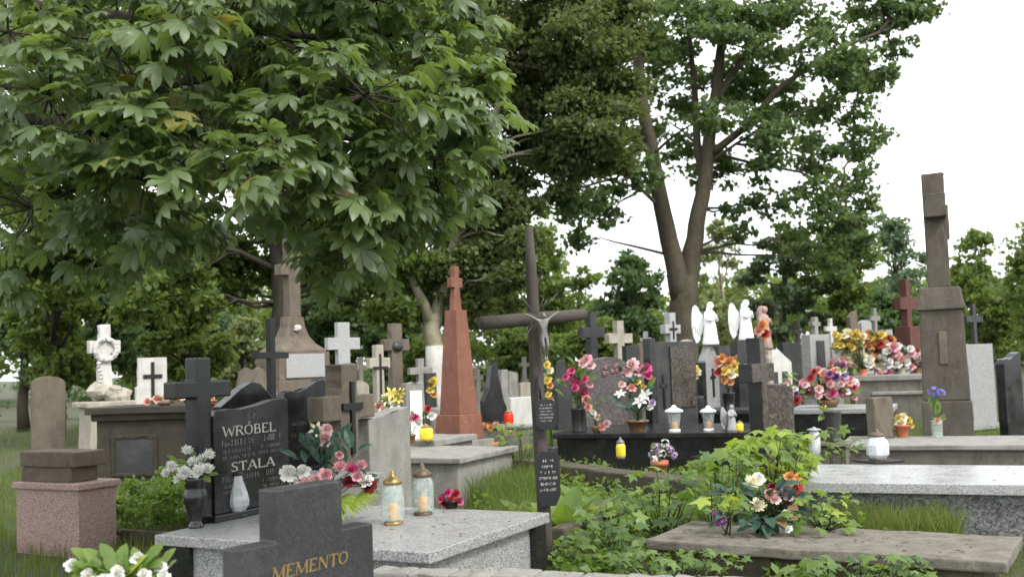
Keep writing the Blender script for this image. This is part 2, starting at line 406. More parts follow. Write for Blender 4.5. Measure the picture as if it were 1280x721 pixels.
def spread_tree(name, label, cat_px, Y, clp, leafs, size, mat, bark, trunk, group=None, up=.5, limbs=True, squash=.8, sub=9, droop=0., twr=.05, depth=1.0):
    """clp: clumps in (px, py, radius px, depth offset); trunk: list of pixel paths with radii in m"""
    base = gxy(cat_px, Y); t = thing(name, label, 'tree', base, 0, group)
    mb = MB()
    for path, r0, r1 in trunk:
        P = [at(px, py, Y + dy) - base for px, py, dy in path]
        P[0].z = min(P[0].z, 0) if path is trunk[0][0] else P[0].z
        # smooth the path
        Q = []
        for i in range(len(P) - 1):
            for s in range(3): Q.append(P[i].lerp(P[i + 1], s / 3) + Vector((RND.uniform(-1, 1), RND.uniform(-1, 1), 0)) * r1 * .25)
        Q.append(P[-1]); n = len(Q)
        R_ = [r0 + (r1 - r0) * i / (n - 1) for i in range(n)]
        if path is trunk[0][0]: R_[0] *= 1.5; R_[1] *= 1.12
        mb.tube(Q, R_, 12)
    mb.build('trunk', bark, t)
    cl = []
    for px, py, rp, dy in clp:
        c = at(px, py, Y + dy * depth); r = rp * mpp(Y + dy)
        cl.append((tuple(c - base), r, max(40, int(leafs * rp * rp))))
    if limbs:
        lb = MB()
        ends = [at(p[-1][0], p[-1][1], Y + p[-1][2]) - base for p, _, _ in trunk] + [at(q[0], q[1], Y + q[2]) - base for p, _, _ in trunk for q in p[1:]]
        for c, r, _ in cl:
            e = min(ends, key=lambda q: (q - Vector(c)).length + (2. if q.z > c[2] + .6 else 0))
            B = bend(e, c, 5, .12, .05); lb.tube(B, [twr * (1 - .8 * i / 5) for i in range(6)], 5)
            for q in range(3):
                w = Vector((RND.uniform(-1, 1), RND.uniform(-1, 1), RND.uniform(-.6, .8))) * r
                lb.tube(bend(B[RND.randint(3, 5)], Vector(c) + w, 3, .15), [twr * .3, twr * .22, twr * .15, twr * .08], 4)
        lb.build('branches', bark, t)['kind'] = 'stuff'
    crown('crown', cl, size, mat, t, up, sub, squash, droop=droop)
    return t

# the forked oak on the right
OAKC = [(1160, 8, 24, 0), (1150, -30, 40, 0), (1100, -30, 50, 0), (1075, 90, 36, 1), (1100, 95, 24, 0), (690, 195, 42, -1), (665, 175, 30, 1), (705, 255, 46, -1), (725, 302, 22, 0), (745, 225, 36, 1), (775, 160, 52, 0), (800, 90, 55, 1), (790, 20, 50, -1),
        (850, 60, 42, 2), (830, 150, 44, 2), (860, 200, 34, 2.5), (760, 268, 24, 0), (800, 215, 30, -2), (850, -20, 60, 1), (700, 120, 40, 1.5),
        (920, 35, 52, -1), (905, 100, 46, 2), (930, 160, 44, 0), (900, 215, 34, 1.5), (960, 95, 48, 1), (985, 30, 58, 0), (1000, -50, 70, 0), (1045, 60, 52, -1),
        (1090, 25, 46, 0), (1138, 18, 26, 0), (1120, 60, 22, 1), (1010, 130, 40, 2), (1062, 125, 44, 0), (975, 180, 42, -1), (1020, 190, 36, 1), (1075, 178, 34, 1),
        (1060, 228, 30, 0), (1010, 255, 38, -1), (960, 258, 26, 0), (1050, 285, 40, 0), (1085, 308, 26, -1), (995, 300, 30, 1), (915, 265, 16, 0), (925, 292, 18, 0),
        (945, 215, 24, 1), (890, 150, 30, -2), (1085, 262, 22, 0), (640, 215, 26, -1), (1035, 330, 26, 1), (885, 20, 40, 0)]
OAKT = [([(858, 530, 0), (857, 430, 0), (855, 385, 0), (853, 345, 0)], .40, .33),
        ([(851, 372, -.05), (842, 320, -.1), (828, 262, -.3), (815, 195, -.4), (803, 130, -.5), (795, 60, -.5), (790, -40, -.5)], .29, .10),
        ([(859, 372, .05), (865, 315, .1), (874, 265, .2), (884, 205, .3), (891, 140, .3), (902, 60, .4), (915, -50, .4)], .28, .10),
        ([(880, 235, .2), (872, 180, .6), (868, 110, 1), (860, 20, 1.2)], .14, .06),
        ([(886, 195, .3), (930, 160, 0), (975, 110, -.4), (1030, 70, -.6), (1100, 40, -.6)], .12, .04),
        ([(884, 205, .3), (920, 180, 0), (960, 155, -.4), (990, 145, -.6)], .055, .02),
        ([(886, 190, .3), (945, 205, .4), (1000, 215, .3), (1050, 240, 0)], .05, .03),
        ([(816, 195, -.4), (790, 170, -.8), (760, 130, -1), (745, 60, -1)], .10, .04),
        ([(828, 262, -.3), (800, 235, -.6), (760, 225, -.8), (705, 240, -1)], .06, .03),
        ([(893, 130, .3), (930, 70, .4), (960, 10, .3)], .11, .05)]
spread_tree('oak_tree', 'tall forked oak with two limbs rising behind the white angels', 855, 28., OAKC, .54, .17, L_OAK, BARK, OAKT, up=.6, sub=12, twr=.05)

# the dense dark tree left of the oak
LIND = [(645, 262, 30, 0), (655, 300, 24, -1), (648, 225, 26, 1), (600, 20, 60, -1), (660, 0, 60, 0), (720, 40, 60, -1), (760, 90, 45, 0), (640, 70, 60, 1), (700, 100, 60, 0), (740, 150, 52, -1), (770, 190, 30, 0), (655, 130, 55, 1),
        (600, 110, 50, 2), (580, 200, 50, 1), (610, 260, 44, 0), (570, 280, 50, 1), (625, 310, 36, 0), (580, 340, 46, 0), (540, 330, 46, 1), (615, 372, 34, 1), (545, 390, 26, 1), (690, 170, 46, 1),
        (715, 200, 40, 0), (640, -80, 80, 0), (740, -60, 70, 0), (560, 50, 60, 2), (560, 150, 60, 2), (530, 250, 50, 2), (590, 385, 30, 0), (635, 345, 26, -1), (770, 20, 40, 0)]
LINT = [([(547, 525, 0), (546, 460, 0), (543, 420, 0), (538, 392, 0)], .24, .20),
        ([(539, 402, 0), (530, 380, -.2), (515, 350, -.3), (500, 310, -.3)], .14, .06),
        ([(542, 410, 0), (552, 370, .2), (570, 300, .3), (600, 200, .3), (640, 80, .3)], .17, .07)]
lt = spread_tree('lime_tree', 'dense dark olive tree with pale limewashed trunk behind the terracotta obelisk', 547, 24., LIND, 1.5, .135, L_LIN, BARKP, LINT, up=.7, sub=14, squash=.85, droop=.12, twr=.04)
b_ = gxy(547, 24.)
MB().tube([at(547, 530, 24) - b_, at(546.5, 490, 24) - b_, at(545.5, 460, 24) - b_, at(544, 432, 24) - b_], [.30, .262, .25, .232], 14).build('lime_wash', LIME, lt)

# broadleaf tree behind the brown stone monument
MIDC = [(312, 312, 36, 1), (330, 262, 38, 1), (345, 342, 30, 1.5), (385, 325, 42, 1.5), (298, 362, 26, 1), (275, 330, 36, 1), (300, 40, 80, 0), (200, 80, 80, 1), (120, 60, 80, 0), (400, 60, 80, 0), (480, 90, 70, 1), (360, 150, 70, -1), (250, 170, 80, 0), (140, 180, 80, 1), (430, 200, 70, 0),
        (500, 230, 60, 1), (180, 280, 65, -1), (110, 270, 70, 0), (255, 290, 42, 0), (400, 290, 60, 0), (460, 310, 50, 0), (225, 345, 45, -1), (130, 340, 50, 0), (400, 345, 30, 1), (500, 330, 45, 1),
        (40, 200, 90, 0), (30, 320, 70, 0), (170, 385, 32, -1), (260, 385, 26, -1), (320, 230, 46, 0), (60, 60, 90, 0), (440, 360, 40, 1), (490, 390, 36, 1), (535, 345, 30, 2)]
MIDT = [([(360, 520, 0), (357, 440, 0), (354, 380, 0), (350, 300, 0), (335, 220, -.2), (308, 130, -.4), (292, 50, -.5), (285, -60, -.5)], .30, .18),
        ([(350, 300, 0), (385, 230, .4), (430, 160, .6)], .14, .06), ([(342, 250, -.1), (290, 215, -.6), (200, 190, -.8), (130, 190, -1)], .13, .05),
        ([(352, 340, 0), (300, 315, -.7), (240, 300, -1)], .07, .03)]
spread_tree('beech_tree', 'broad green tree with brown trunk behind the tall brown monument cross', 360, 22.5, MIDC, .9, .15, L_MID, BARKD, MIDT, up=.4, sub=12, twr=.05)

# trees and bushes closing the view
def far_tree(label, px, Y, pytop, pybot, wpx, mat, bark, n, size=.2, group='trees at the far side of the graveyard', name='garden_tree', squash=.9, droop=0., up=.4, trunk_r=.16, seed=0):
    rr = random.Random(seed + int(px)); base = gxy(px, Y); t = thing(name, label, 'tree', base, 0, group)
    zt, zb = zat(px, pytop, Y), max(.25, zat(px, pybot, Y)); w = wpx * mpp(Y) / 2
    H = zt - zb; cl = []; lb = MB()
    K = max(9, int(7 * max(H / w, w / H) ** .5 * 2))
    top = Vector((0, 0, zb + H * .55))
    for k in range(K):
        a = rr.uniform(0, 2 * math.pi); f = rr.random(); z = zb + H * (.1 + .82 * f)
        rad_ = w * math.sqrt(max(.05, 1 - (2 * f - .85) ** 2)) * rr.uniform(.25, .85)
        c = (rad_ * math.cos(a), rad_ * math.sin(a) * .8, z); r = min(w, H) * rr.uniform(.26, .42)
        cl.append((c, r, int(n / K)))
        e = Vector((0, 0, min(c[2] * .7, zb + H * .5)))
        lb.tube(bend(e, c, 4, .1), [trunk_r * .4, trunk_r * .3, trunk_r * .22, trunk_r * .14, trunk_r * .06], 5)
    MB().tube(bend((0, 0, -.1), top, 5, .05), [trunk_r * 1.3, trunk_r, trunk_r * .9, trunk_r * .75, trunk_r * .55, trunk_r * .3], 9).build('trunk', bark, t)
    lb.build('branches', bark, t)['kind'] = 'stuff'
    crown('crown', cl, size, mat, t, up, 8, squash, droop=droop)
    return t
FT = [  # label, px, Y, top, bottom, width, mat, n, size
    ('dark green bushy tree behind the white flowered stone cross', 120, 30, 330, 482, 130, L_DRK, BARKD, 9000, .17),
    ('leafy green tree behind the white headstone with black cross', 195, 34, 320, 492, 140, L_MID, BARKD, 9000, .19),
    ('blue green willow left of the tall brown monument', 268, 44, 345, 482, 105, L_BLUE, BARKD, 8000, .22),
    ('deep green tree right of the tall brown monument', 420, 33, 330, 475, 120, L_DRK, BARKD, 9000, .18),
    ('deep green tree behind the two pale stone crosses', 490, 36, 360, 480, 110, L_DRK, BARKD, 8000, .2),
    ('bright green bush between the obelisk and the wooden cross', 645, 36, 410, 478, 90, L_MID, BARKD, 6000, .17),
    ('light green tree rising behind the wooden crucifix', 672, 60, 262, 460, 150, L_MID, BARK, 11000, .3),
    ('dark rounded tree left of the forked oak trunk', 790, 42, 322, 440, 110, L_DRK, BARKD, 7000, .21),
    ('pale birch right of the forked oak trunk', 905, 62, 255, 450, 95, L_PALE, BARKP, 5000, .26),
    ('green bushy tree beneath the oak branches, behind the flower covered tomb', 1065, 44, 285, 445, 150, L_MID, BARKD, 11000, .21),
    ('loose green tree behind the tall weathered pillar', 1125, 58, 262, 440, 110, L_BLUE, BARKD, 4500, .27),
    ('low green tree behind the red brown cross', 1110, 38, 365, 445, 90, L_DRK, BARKD, 5000, .18),
    ('low pale bush behind the two white angels', 880, 50, 375, 452, 120, L_PALE, BARKD, 5000, .22),
    ('far green tree right of the weathered pillar', 1235, 50, 290, 440, 120, L_MID, BARKD, 7000, .24),
    ('far green tree beyond the right edge of the weathered pillar', 1330, 40, 250, 440, 190, L_MID, BARKD, 9000, .22),
    ('far dark tree at the far left edge', 30, 32, 300, 490, 140, L_DRK, BARKD, 8000, .19),
    ('leafy tree filling the gap between pink pedestal and white cross', 70, 26, 300, 500, 130, L_MID, BARKD, 9000, .16),
    ('sunlit green tree behind the black granite cross', 235, 29, 335, 490, 110, L_MID, BARKD, 9000, .16),
    ('bright bush beneath the monument cross', 305, 38, 400, 490, 80, L_PALE, BARKD, 5000, .18),
    ('green bush just left of the terracotta obelisk', 525, 30, 428, 500, 60, L_MID, BARKD, 4000, .13),
    ('low hedge like bush behind the black crosses', 745, 40, 405, 462, 110, L_MID, BARKD, 5000, .17)]
for i, (lb_, px, Y, pt, pb, w, mt, bk, n_, sz) in enumerate(FT): far_tree(lb_, px, Y, pt, pb, w, mt, bk, n_, sz, seed=i)
# the far wood behind everything
cl = []
for i in range(230):
    px = -420 + 2200 * i / 230 + RND.uniform(-8, 8); Y = RND.uniform(58, 85); top = 355 if px < 700 else (400 if px < 860 else 372)
    for k in range(3):
        y = top + RND.uniform(-14, 10) + (462 - top) * k / 2.6; c = at(px, y, Y); c.z = max(c.z, .8); cl.append((tuple(c), RND.uniform(1.3, 2.3), 170))
tag(crown('far_wood', cl, .42, L_MID, None, .4, 6, .85), 'far line of mixed green trees closing the graveyard', 'wood', kind='stuff')
hd0 = thing('clipped_hedge', 'long low clipped hedge at the far left end of the graveyard', 'hedge', gxy(200, 40.), 0)
cl = [((RND.uniform(-14, 19), RND.uniform(-.6, .6), RND.uniform(.2, 1.5)), .55, 150) for _ in range(150)]
crown('foliage', cl, .13, L_DRK, hd0, .5, 5, .9)
# the pine with open horizontal sprays
t = thing('pine_tree', 'open pine with flat needle sprays behind the pale pink statue', 'tree', gxy(975, 46), 0)
b_ = gxy(975, 46)
MB().tube([at(975 + q[0], q[1], 46) - b_ for q in ((0, 500), (2, 420), (6, 350), (10, 290))], [.2, .17, .13, .05], 8).build('trunk', BARK, t)
cl = []; lbm = MB()
for i in range(26):
    f = RND.random(); y = 300 + 115 * f; x = 980 + RND.uniform(-1, 1) * (18 + 58 * f); dy = RND.uniform(-2, 2)
    c = at(x, y, 46 + dy) - b_; cl.append((tuple(c), RND.uniform(.45, .85), 420))
    lbm.tube(bend(at(978, y + 8, 46) - b_, c, 3, .1), [.05, .04, .03, .015], 4)
lbm.build('branches', BARK, t)['kind'] = 'stuff'; crown('crown', cl, .2, L_PINE, t, .3, 6, .45)

# ------------------------------------------------------------------ the horse chestnut whose branches hang in from the left
def leaflet_template(rr):
    V, F = [], []
    angs = [0, 36, -36, 72, -72, 112, -112]; lens = [1, .95, .95, .8, .8, .55, .55]
    for a, l in zip(angs, lens):
        a = rad(a + rr.uniform(-7, 7)); l *= rr.uniform(.88, 1.08); dr = rr.uniform(.18, .5); w = l * rr.uniform(.85, 1.1)
        pts = [(0, 0, 0), (.3, 0, 0), (.62, 0, -.05), (.86, 0, -.12), (1, 0, -.2)]
        for x, y in ((.3, .105), (.62, .215), (.86, .175)): pts += [(x, y, .03 - .1 * x), (x, -y, .03 - .1 * x)]
        o = len(V)
        for x, y, z in pts:
            x *= l; y *= w; z = z * l - dr * x * x * .8 - .06 * x
            V.append((x * math.cos(a) - y * math.sin(a), x * math.sin(a) + y * math.cos(a), z))
        for q in (0, 1):
            A, B, C_ = o + 5 + q, o + 7 + q, o + 9 + q
            T = [(o, o + 1, A), (o + 1, B, A), (o + 1, o + 2, B), (o + 2, C_, B), (o + 2, o + 3, C_), (o + 3, o + 4, C_)]
            F += T if q == 0 else [t[::-1] for t in T]
    o = len(V); V += [(0, 0, 0), (-.55, .015, .16), (-.55, -.015, .16)]; F.append((o, o + 1, o + 2))
    return np.array(V), np.array(F)
TPL = [leaflet_template(random.Random(k)) for k in range(6)]
CB = gxy(-140, 8.6); ct = thing('chestnut_tree', 'horse chestnut whose big fingered leaves hang over the graves at upper left', 'tree', CB, 0)
CHC = [(565, 120, 6.6, .40, 50), (600, 148, 6.9, .26, 26), (545, 45, 6.9, .50, 60), (510, 190, 6.4, .46, 56), (545, 232, 6.9, .26, 26), (455, 120, 6.0, .52, 60), (475, 285, 6.9, .36, 44),
       (425, 240, 6.3, .50, 60), (440, 325, 7.3, .30, 34), (385, 55, 6.5, .56, 66), (350, 175, 5.9, .45, 50), (315, 215, 5.3, .24, 20), (262, 200, 5.5, .42, 46), (215, 130, 6.0, .46, 50),
       (290, 70, 7.0, .5, 50), (180, 225, 5.5, .40, 44), (120, 165, 5.6, .45, 46), (140, 60, 5.8, .5, 50), (205, 25, 5.3, .34, 34), (120, 270, 6.2, .42, 44), (60, 120, 5.6, .5, 44), (40, 260, 6.0, .5, 44),
       (10, 40, 6.0, .6, 44), (470, 0, 6.6, .52, 60), (565, -30, 7.2, .45, 44), (300, -30, 6.0, .55, 50), (395, -60, 6.4, .6, 54), (190, -70, 6.0, .6, 50), (80, -40, 6.0, .6, 44),
       (500, -90, 7.0, .6, 50), (350, -150, 6.5, .7, 54), (200, -180, 6.5, .7, 50), (60, -150, 6.5, .7, 46),  # upper clumps out of view, added to block light from above
       (420, 100, 7.6, .6, 80), (500, 130, 7.8, .6, 80), (350, 110, 7.8, .6, 60), (440, 200, 7.8, .55, 80), (260, 130, 8.0, .6, 50), (180, 150, 8.0, .6, 44), (415, 280, 7.8, .33, 50), (510, 260, 7.6, .36, 50),
       (230, 60, 8.2, .6, 50), (130, 120, 8.4, .6, 40), (220, 260, 7.6, .4, 40), (130, 230, 8.0, .5, 40), (520, 60, 8.2, .6, 80), (430, 10, 8.0, .6, 80), (330, 0, 8.4, .7, 60), (150, 0, 8.2, .7, 50),
       (60, 200, 8, .6, 40), (575, 180, 7.4, .25, 30), (-60, 60, 7.2, .7, 50), (-120, 160, 7.4, .7, 50), (-180, 40, 8.0, .8, 50), (-100, -60, 7.8, .8, 50), (-60, 240, 6.6, .5, 40), (-220, 140, 8.6, .8, 44), (-40, -160, 7.4, .8, 44), (480, 240, 7.2, .4, 50), (150, 310, 6.6, .3, 22)]
CHC = [(px, py, Y, r * .92, int(n_ * 1.95)) for px, py, Y, r, n_ in CHC]
NC, NR, NS, NT = [], [], [], []
lbm = MB()
fork = Vector((0, 0, 2.9))
MB().tube([(0, 0, -.1), (.03, 0, .3), (0, .05, 1.2), (.05, 0, 2.2), (0, 0, 3.4), (.2, .1, 4.6), (.1, 0, 6.)], [.42, .32, .28, .26, .22, .17, .1], 14).build('trunk', BARK, ct)
main = []
for q in ([(-140, 140, 8.4), (40, 150, 7.6), (160, 166, 7.2), (250, 160, 6.9), (330, 156, 6.7), (450, 175, 6.7), (540, 190, 6.8)],
          [(-140, 60, 8.4), (30, 110, 7.8), (150, 115, 7.3), (255, 100, 7.1), (300, 76, 6.9), (340, 75, 6.8), (372, 108, 6.7), (420, 130, 6.6), (560, 120, 6.7)],
          [(-140, -40, 8.4), (60, 10, 7.8), (240, 30, 7.4), (400, 50, 7.0), (540, 40, 7.0)],
          [(-140, 200, 8.4), (20, 215, 7.4), (140, 222, 6.4), (260, 210, 5.8), (330, 215, 5.6)],
          [(372, 108, 6.7), (410, 190, 6.7), (450, 270, 6.9), (470, 310, 7)], [(-140, -140, 8.4), (100, -110, 7.5), (320, -100, 6.8), (520, -80, 7.0)]):
    P = [at(*p) - CB for p in q]
    if q[0][0] == -140: P[0] = Vector((.12, -.05, min(5.3, P[0].z)))
    n = len(P); r0 = .055 if q[0][0] == -140 else .03
    Q = []
    for i in range(n - 1):
        for s in range(2): Q.append(P[i].lerp(P[i + 1], s / 2) + Vector((RND.uniform(-1, 1), RND.uniform(-1, 1), RND.uniform(-1, 1))) * .015)
    Q.append(P[-1]); lbm.tube(Q, [r0 * (1 - .75 * i / (len(Q) - 1)) for i in range(len(Q))], 7); main += Q
for px, py, Y, r, n_ in CHC:
    c = at(px, py, Y) - CB
    e = min(main, key=lambda q: (q - c).length)
    if (e - c).length > .1: lbm.tube(bend(e, c, 4, .14, .06), [.016, .013, .011, .009, .006], 5)
    tw = [c + Vector((RND.gauss(0, 1), RND.gauss(0, 1), RND.gauss(0, .6))).normalized() * r * RND.uniform(.45, 1.) for _ in range(max(3, n_ // 7))]
    for w in tw: lbm.tube(bend(c, w, 3, .15), [.007, .006, .005, .004], 4)
    for k in range(n_):
        w = RND.choice(tw); out = (w - c).normalized()
        a = RND.uniform(0, 2 * math.pi)
        x = (out * .7 + Vector((math.cos(a), math.sin(a), RND.uniform(-.5, .1)))).normalized()
        z = Vector((RND.gauss(0, .5), RND.gauss(-.15, .5), 1)); z = (z - x * z.dot(x)).normalized(); y = z.cross(x)
        s = RND.uniform(.07, .158)
        p = w + x * s * RND.uniform(.3, 1.1) + Vector((RND.gauss(0, .05), RND.gauss(0, .05), RND.gauss(0, .05)))
        NC.append(p); NR.append(Matrix((x, y, z)).transposed()); NS.append(s); NT.append(RND.randrange(6))
lbm.build('branches', BARKD, ct)['kind'] = 'stuff'
# the leaves that show largest are parts of their own, the rest one mass
def pix(p):
    q = CAMR.transposed() @ (p - Vector((0, 0, EYE))); return 640 + FPX * q.x / -q.z, 360.5 - FPX * q.y / -q.z
order = sorted(range(len(NC)), key=lambda i: -NS[i] / (NC[i] + CB).y)
single = []
for i in order:
    u_, v_ = pix(NC[i] + CB)
    if 90 < u_ < 640 and 5 < v_ < 420 and len(single) < 300: single.append(i)
LM = []
for k in range(6):
    for mt in (L_CH, L_CH, L_CHY):
        me = bpy.data.meshes.new('leaf'); me.from_pydata(TPL[k][0].tolist(), [], TPL[k][1].tolist()); me.materials.append(mt); me.polygons.foreach_set('use_smooth', [True] * len(me.polygons)); LM.append(me)
for i in single:
    o = link('leaf', LM[NT[i] * 3 + (2 if RND.random() < .04 else 0)], ct)
    M_ = NR[i].to_4x4() * 1; M_ = Matrix.Translation(NC[i]) @ NR[i].to_4x4() @ Matrix.Scale(NS[i], 4); o.matrix_basis = M_
ss = set(single); VV, FF, off = [], [], 0
for k in range(6):
    idx = [i for i in range(len(NC)) if i not in ss and NT[i] == k]
    V, F = scatter(TPL[k][0], TPL[k][1], np.array([NC[i][:] for i in idx]), np.array([[list(r) for r in NR[i]] for i in idx]), np.array([NS[i] for i in idx]))
    VV.append(V); FF.append(F + off); off += len(V)
o = soup('crown', np.concatenate(VV), np.concatenate(FF), L_CH, ct, True); o['kind'] = 'stuff'

# ------------------------------------------------------------------ graves: shared builders
YAW = -25.0
def facs(px, yaw):
    th = math.atan((px - 640) / FPX); y = rad(yaw)
    perp = (math.cos(th), -math.sin(th)); u = (-math.sin(y), math.cos(y)); v = (math.cos(y), math.sin(y))
    return u[0] * perp[0] + u[1] * perp[1], abs(v[0] * perp[0] + v[1] * perp[1])
def fitw(pxl, pxr, Y, t, yaw):
    fu, fv = facs((pxl + pxr) / 2, yaw)
    return max(.08, ((pxr - pxl) * mpp(Y) - t * fv) / max(fu, .3))
def cross_prof(W, H, pw, a0, a1, flare=0., pwt=None):
    h, t = pw / 2, (pwt or pw) / 2
    return [(-h - flare, 0), (h + flare, 0), (t, a0), (W / 2, a0), (W / 2, a1), (t, a1), (t, H), (-t, H), (-t, a1), (-W / 2, a1), (-W / 2, a0), (-t, a0)]
def cross(label, pxl, pxr, ytop, ya1, ya0, Y, mat, t=.13, pw=.16, z0=0., yaw=YAW, bevel=.008, flare=0., name='stone_cross', cat='cross', group=None, plinth=None, plinth_mat=None, part='cross'):
    px = (pxl + pxr) / 2; W = fitw(pxl, pxr, Y, t, yaw)
    loc = gxy(px, Y, z0); H = zat(px, ytop, Y) - z0; a1 = zat(px, ya1, Y) - z0; a0 = zat(px, ya0, Y) - z0
    # keep the column right where the arm is although the picture leans
    c = at(px, (ya0 + ya1) / 2, Y); loc = Vector((c.x, c.y, z0))
    r = thing(name, label, cat, loc, yaw, group)
    MB().prism(cross_prof(W, H, pw, a0, a1, flare), -t / 2, t / 2).build(part, mat, r, bevel)
    if plinth:
        w, d, h = plinth; MB().box(-d / 2, d / 2, -w / 2, w / 2, 0, h, (.02, .02, .02, .02)).build('plinth', plinth_mat or mat, r, .01)
    r['dims'] = (W, H, a0, a1)
    return r
def headstone(label, pxl, pxr, ytop, Y, mat, t=.10, z0=0., yaw=YAW, style='flat', name='headstone', bevel=.006, plinth=.1, H=None, W=None, group=None, plinth_mat=None, yref=None):
    px = (pxl + pxr) / 2; W = W or fitw(pxl, pxr, Y, t, yaw); H = H or zat(px, ytop, Y) - z0
    c = at(px, yref or (ytop + 30), Y); r = thing(name, label, 'headstone', (c.x, c.y, z0), yaw, group)
    h = W / 2; p0 = plinth
    if style == 'wave': top = [(h, H * .97), (h * .9, H), (h * .55, H * .985), (h * .1, H * .945), (-h * .3, H * .925), (-h * .65, H * .935), (-h * .88, H * .925), (-h, H * .88)]
    elif style == 'wave2': top = [(h, H * .86), (h * .8, H * .90), (h * .4, H * .985), (h * .1, H), (-h * .3, H * .96), (-h * .7, H * .90), (-h, H * .86)]
    elif style == 'arch': top = [(h * math.cos(a), H - h * .5 + h * .5 * math.sin(a)) for a in [math.pi * k / 10 for k in range(11)]]
    elif style == 'gable': top = [(h, H * .82), (0, H), (-h, H * .82)]
    elif style == 'slant': top = [(h, H), (h * .3, H * .985), (-h * .4, H * .95), (-h, H * .93)]
    elif style == 'swoop': top = [(h, H * .55), (h * .75, H * .62), (h * .35, H * .86), (h * .2, H), (-h * .25, H * .97), (-h * .5, H * .75), (-h, H * .62)]
    else: top = [(h, H), (-h, H)]
    MB().prism([(-h, p0), (h, p0)] + top, -t / 2, t / 2).build('stone', mat, r, bevel)
    if p0 > 0: MB().box(-t / 2 - .05, t / 2 + .05, -h - .05, h + .05, 0, p0 - .001).build('plinth', plinth_mat or mat, r, bevel)
    r['dims'] = (W, H, 0, 0)
    return r
def slab(label, corner, Lx, Wy, h, mat_top, mat_base, th=.08, yaw=YAW, over=.05, bevel=.008, name='grave_slab', step=None, group=None):
    """corner: near corner on the camera's side; x runs along the grave, y away across it"""
    r = thing(name, label, 'grave', (corner[0], corner[1], 0), yaw, group)
    MB().box(over, Lx - over, over, Wy - over, -.05, h - th - .001).build('base', mat_base, r, bevel)
    MB().box(0, Lx, 0, Wy, h - th, h).build('top_slab', mat_top, r, bevel)
    if step: MB().box(-step, Lx + step, -step, Wy + step, -.06, .10).build('step', mat_base, r, bevel)
    return r
def lcl(root, p):                       # world point to the thing's own space
    d = Vector(p) - Vector(root.location); a = -root.rotation_euler.z
    return Vector((d.x * math.cos(a) - d.y * math.sin(a), d.x * math.sin(a) + d.y * math.cos(a), d.z))

# --- lettering made of cut strokes with serifs
GL = {'W': (1.25, [(.08, 1, .36, 0, .15), (.36, 0, .62, .8, .07), (.62, .8, .9, 0, .15), (.9, 0, 1.16, 1, .07)], [(.08, 1), (1.16, 1)]),
      'R': (.85, [(.15, 0, .15, 1, .16), (.15, .95, .55, .95, .1), (.6, .93, .66, .6, .14), (.15, .5, .58, .5, .1), (.42, .5, .75, 0, .15)], [(.15, 0), (.78, 0)]),
      'O': (.95, [], []), 'B': (.82, [(.15, 0, .15, 1, .16), (.15, .95, .5, .95, .1), (.56, .95, .58, .55, .14), (.15, .52, .55, .52, .1), (.62, .5, .64, .05, .16), (.15, .05, .58, .05, .1)], []),
      'E': (.78, [(.15, 0, .15, 1, .16), (.15, .95, .65, .95, .1), (.15, .52, .5, .52, .09), (.15, .05, .68, .05, .1), (.65, 1, .65, .8, .06), (.68, 0, .68, .22, .06)], []),
      'L': (.75, [(.15, 0, .15, 1, .16), (.15, .05, .65, .05, .1), (.66, 0, .66, .25, .06)], [(.15, 1)]),
      'S': (.7, [(.58, .95, .25, .95, .1), (.58, 1, .6, .78, .05), (.18, .92, .16, .6, .13), (.18, .6, .55, .42, .15), (.56, .42, .56, .08, .14), (.5, .05, .12, .05, .1), (.12, 0, .1, .24, .05)], []),
      'T': (.8, [(.4, 0, .4, 1, .16), (.06, .95, .74, .95, .1), (.06, 1, .06, .75, .06), (.74, 1, .74, .75, .06)], [(.4, 0)]),
      'A': (.95, [(.1, 0, .46, 1, .08), (.46, 1, .82, 0, .17), (.22, .32, .7, .32, .08)], [(.1, 0), (.82, 0)]),
      'M': (1.1, [(.12, 0, .16, 1, .08), (.16, 1, .55, .08, .15), (.55, .08, .92, 1, .08), (.92, 1, .97, 0, .16)], [(.12, 0), (.97, 0), (.1, 1), (.97, 1)]),
      'N': (.95, [(.14, 0, .14, 1, .08), (.14, 1, .78, 0, .16), (.78, 0, .78, 1, .08)], [(.14, 0), (.78, 1)]),
      'P': (.75, [(.15, 0, .15, 1, .16), (.15, .95, .5, .95, .1), (.58, .93, .58, .52, .14), (.15, .48, .52, .48, .1)], [(.15, 0)]), '.': (.3, [(.12, .06, .22, .06, .12)], []), ' ': (.4, [], [])}
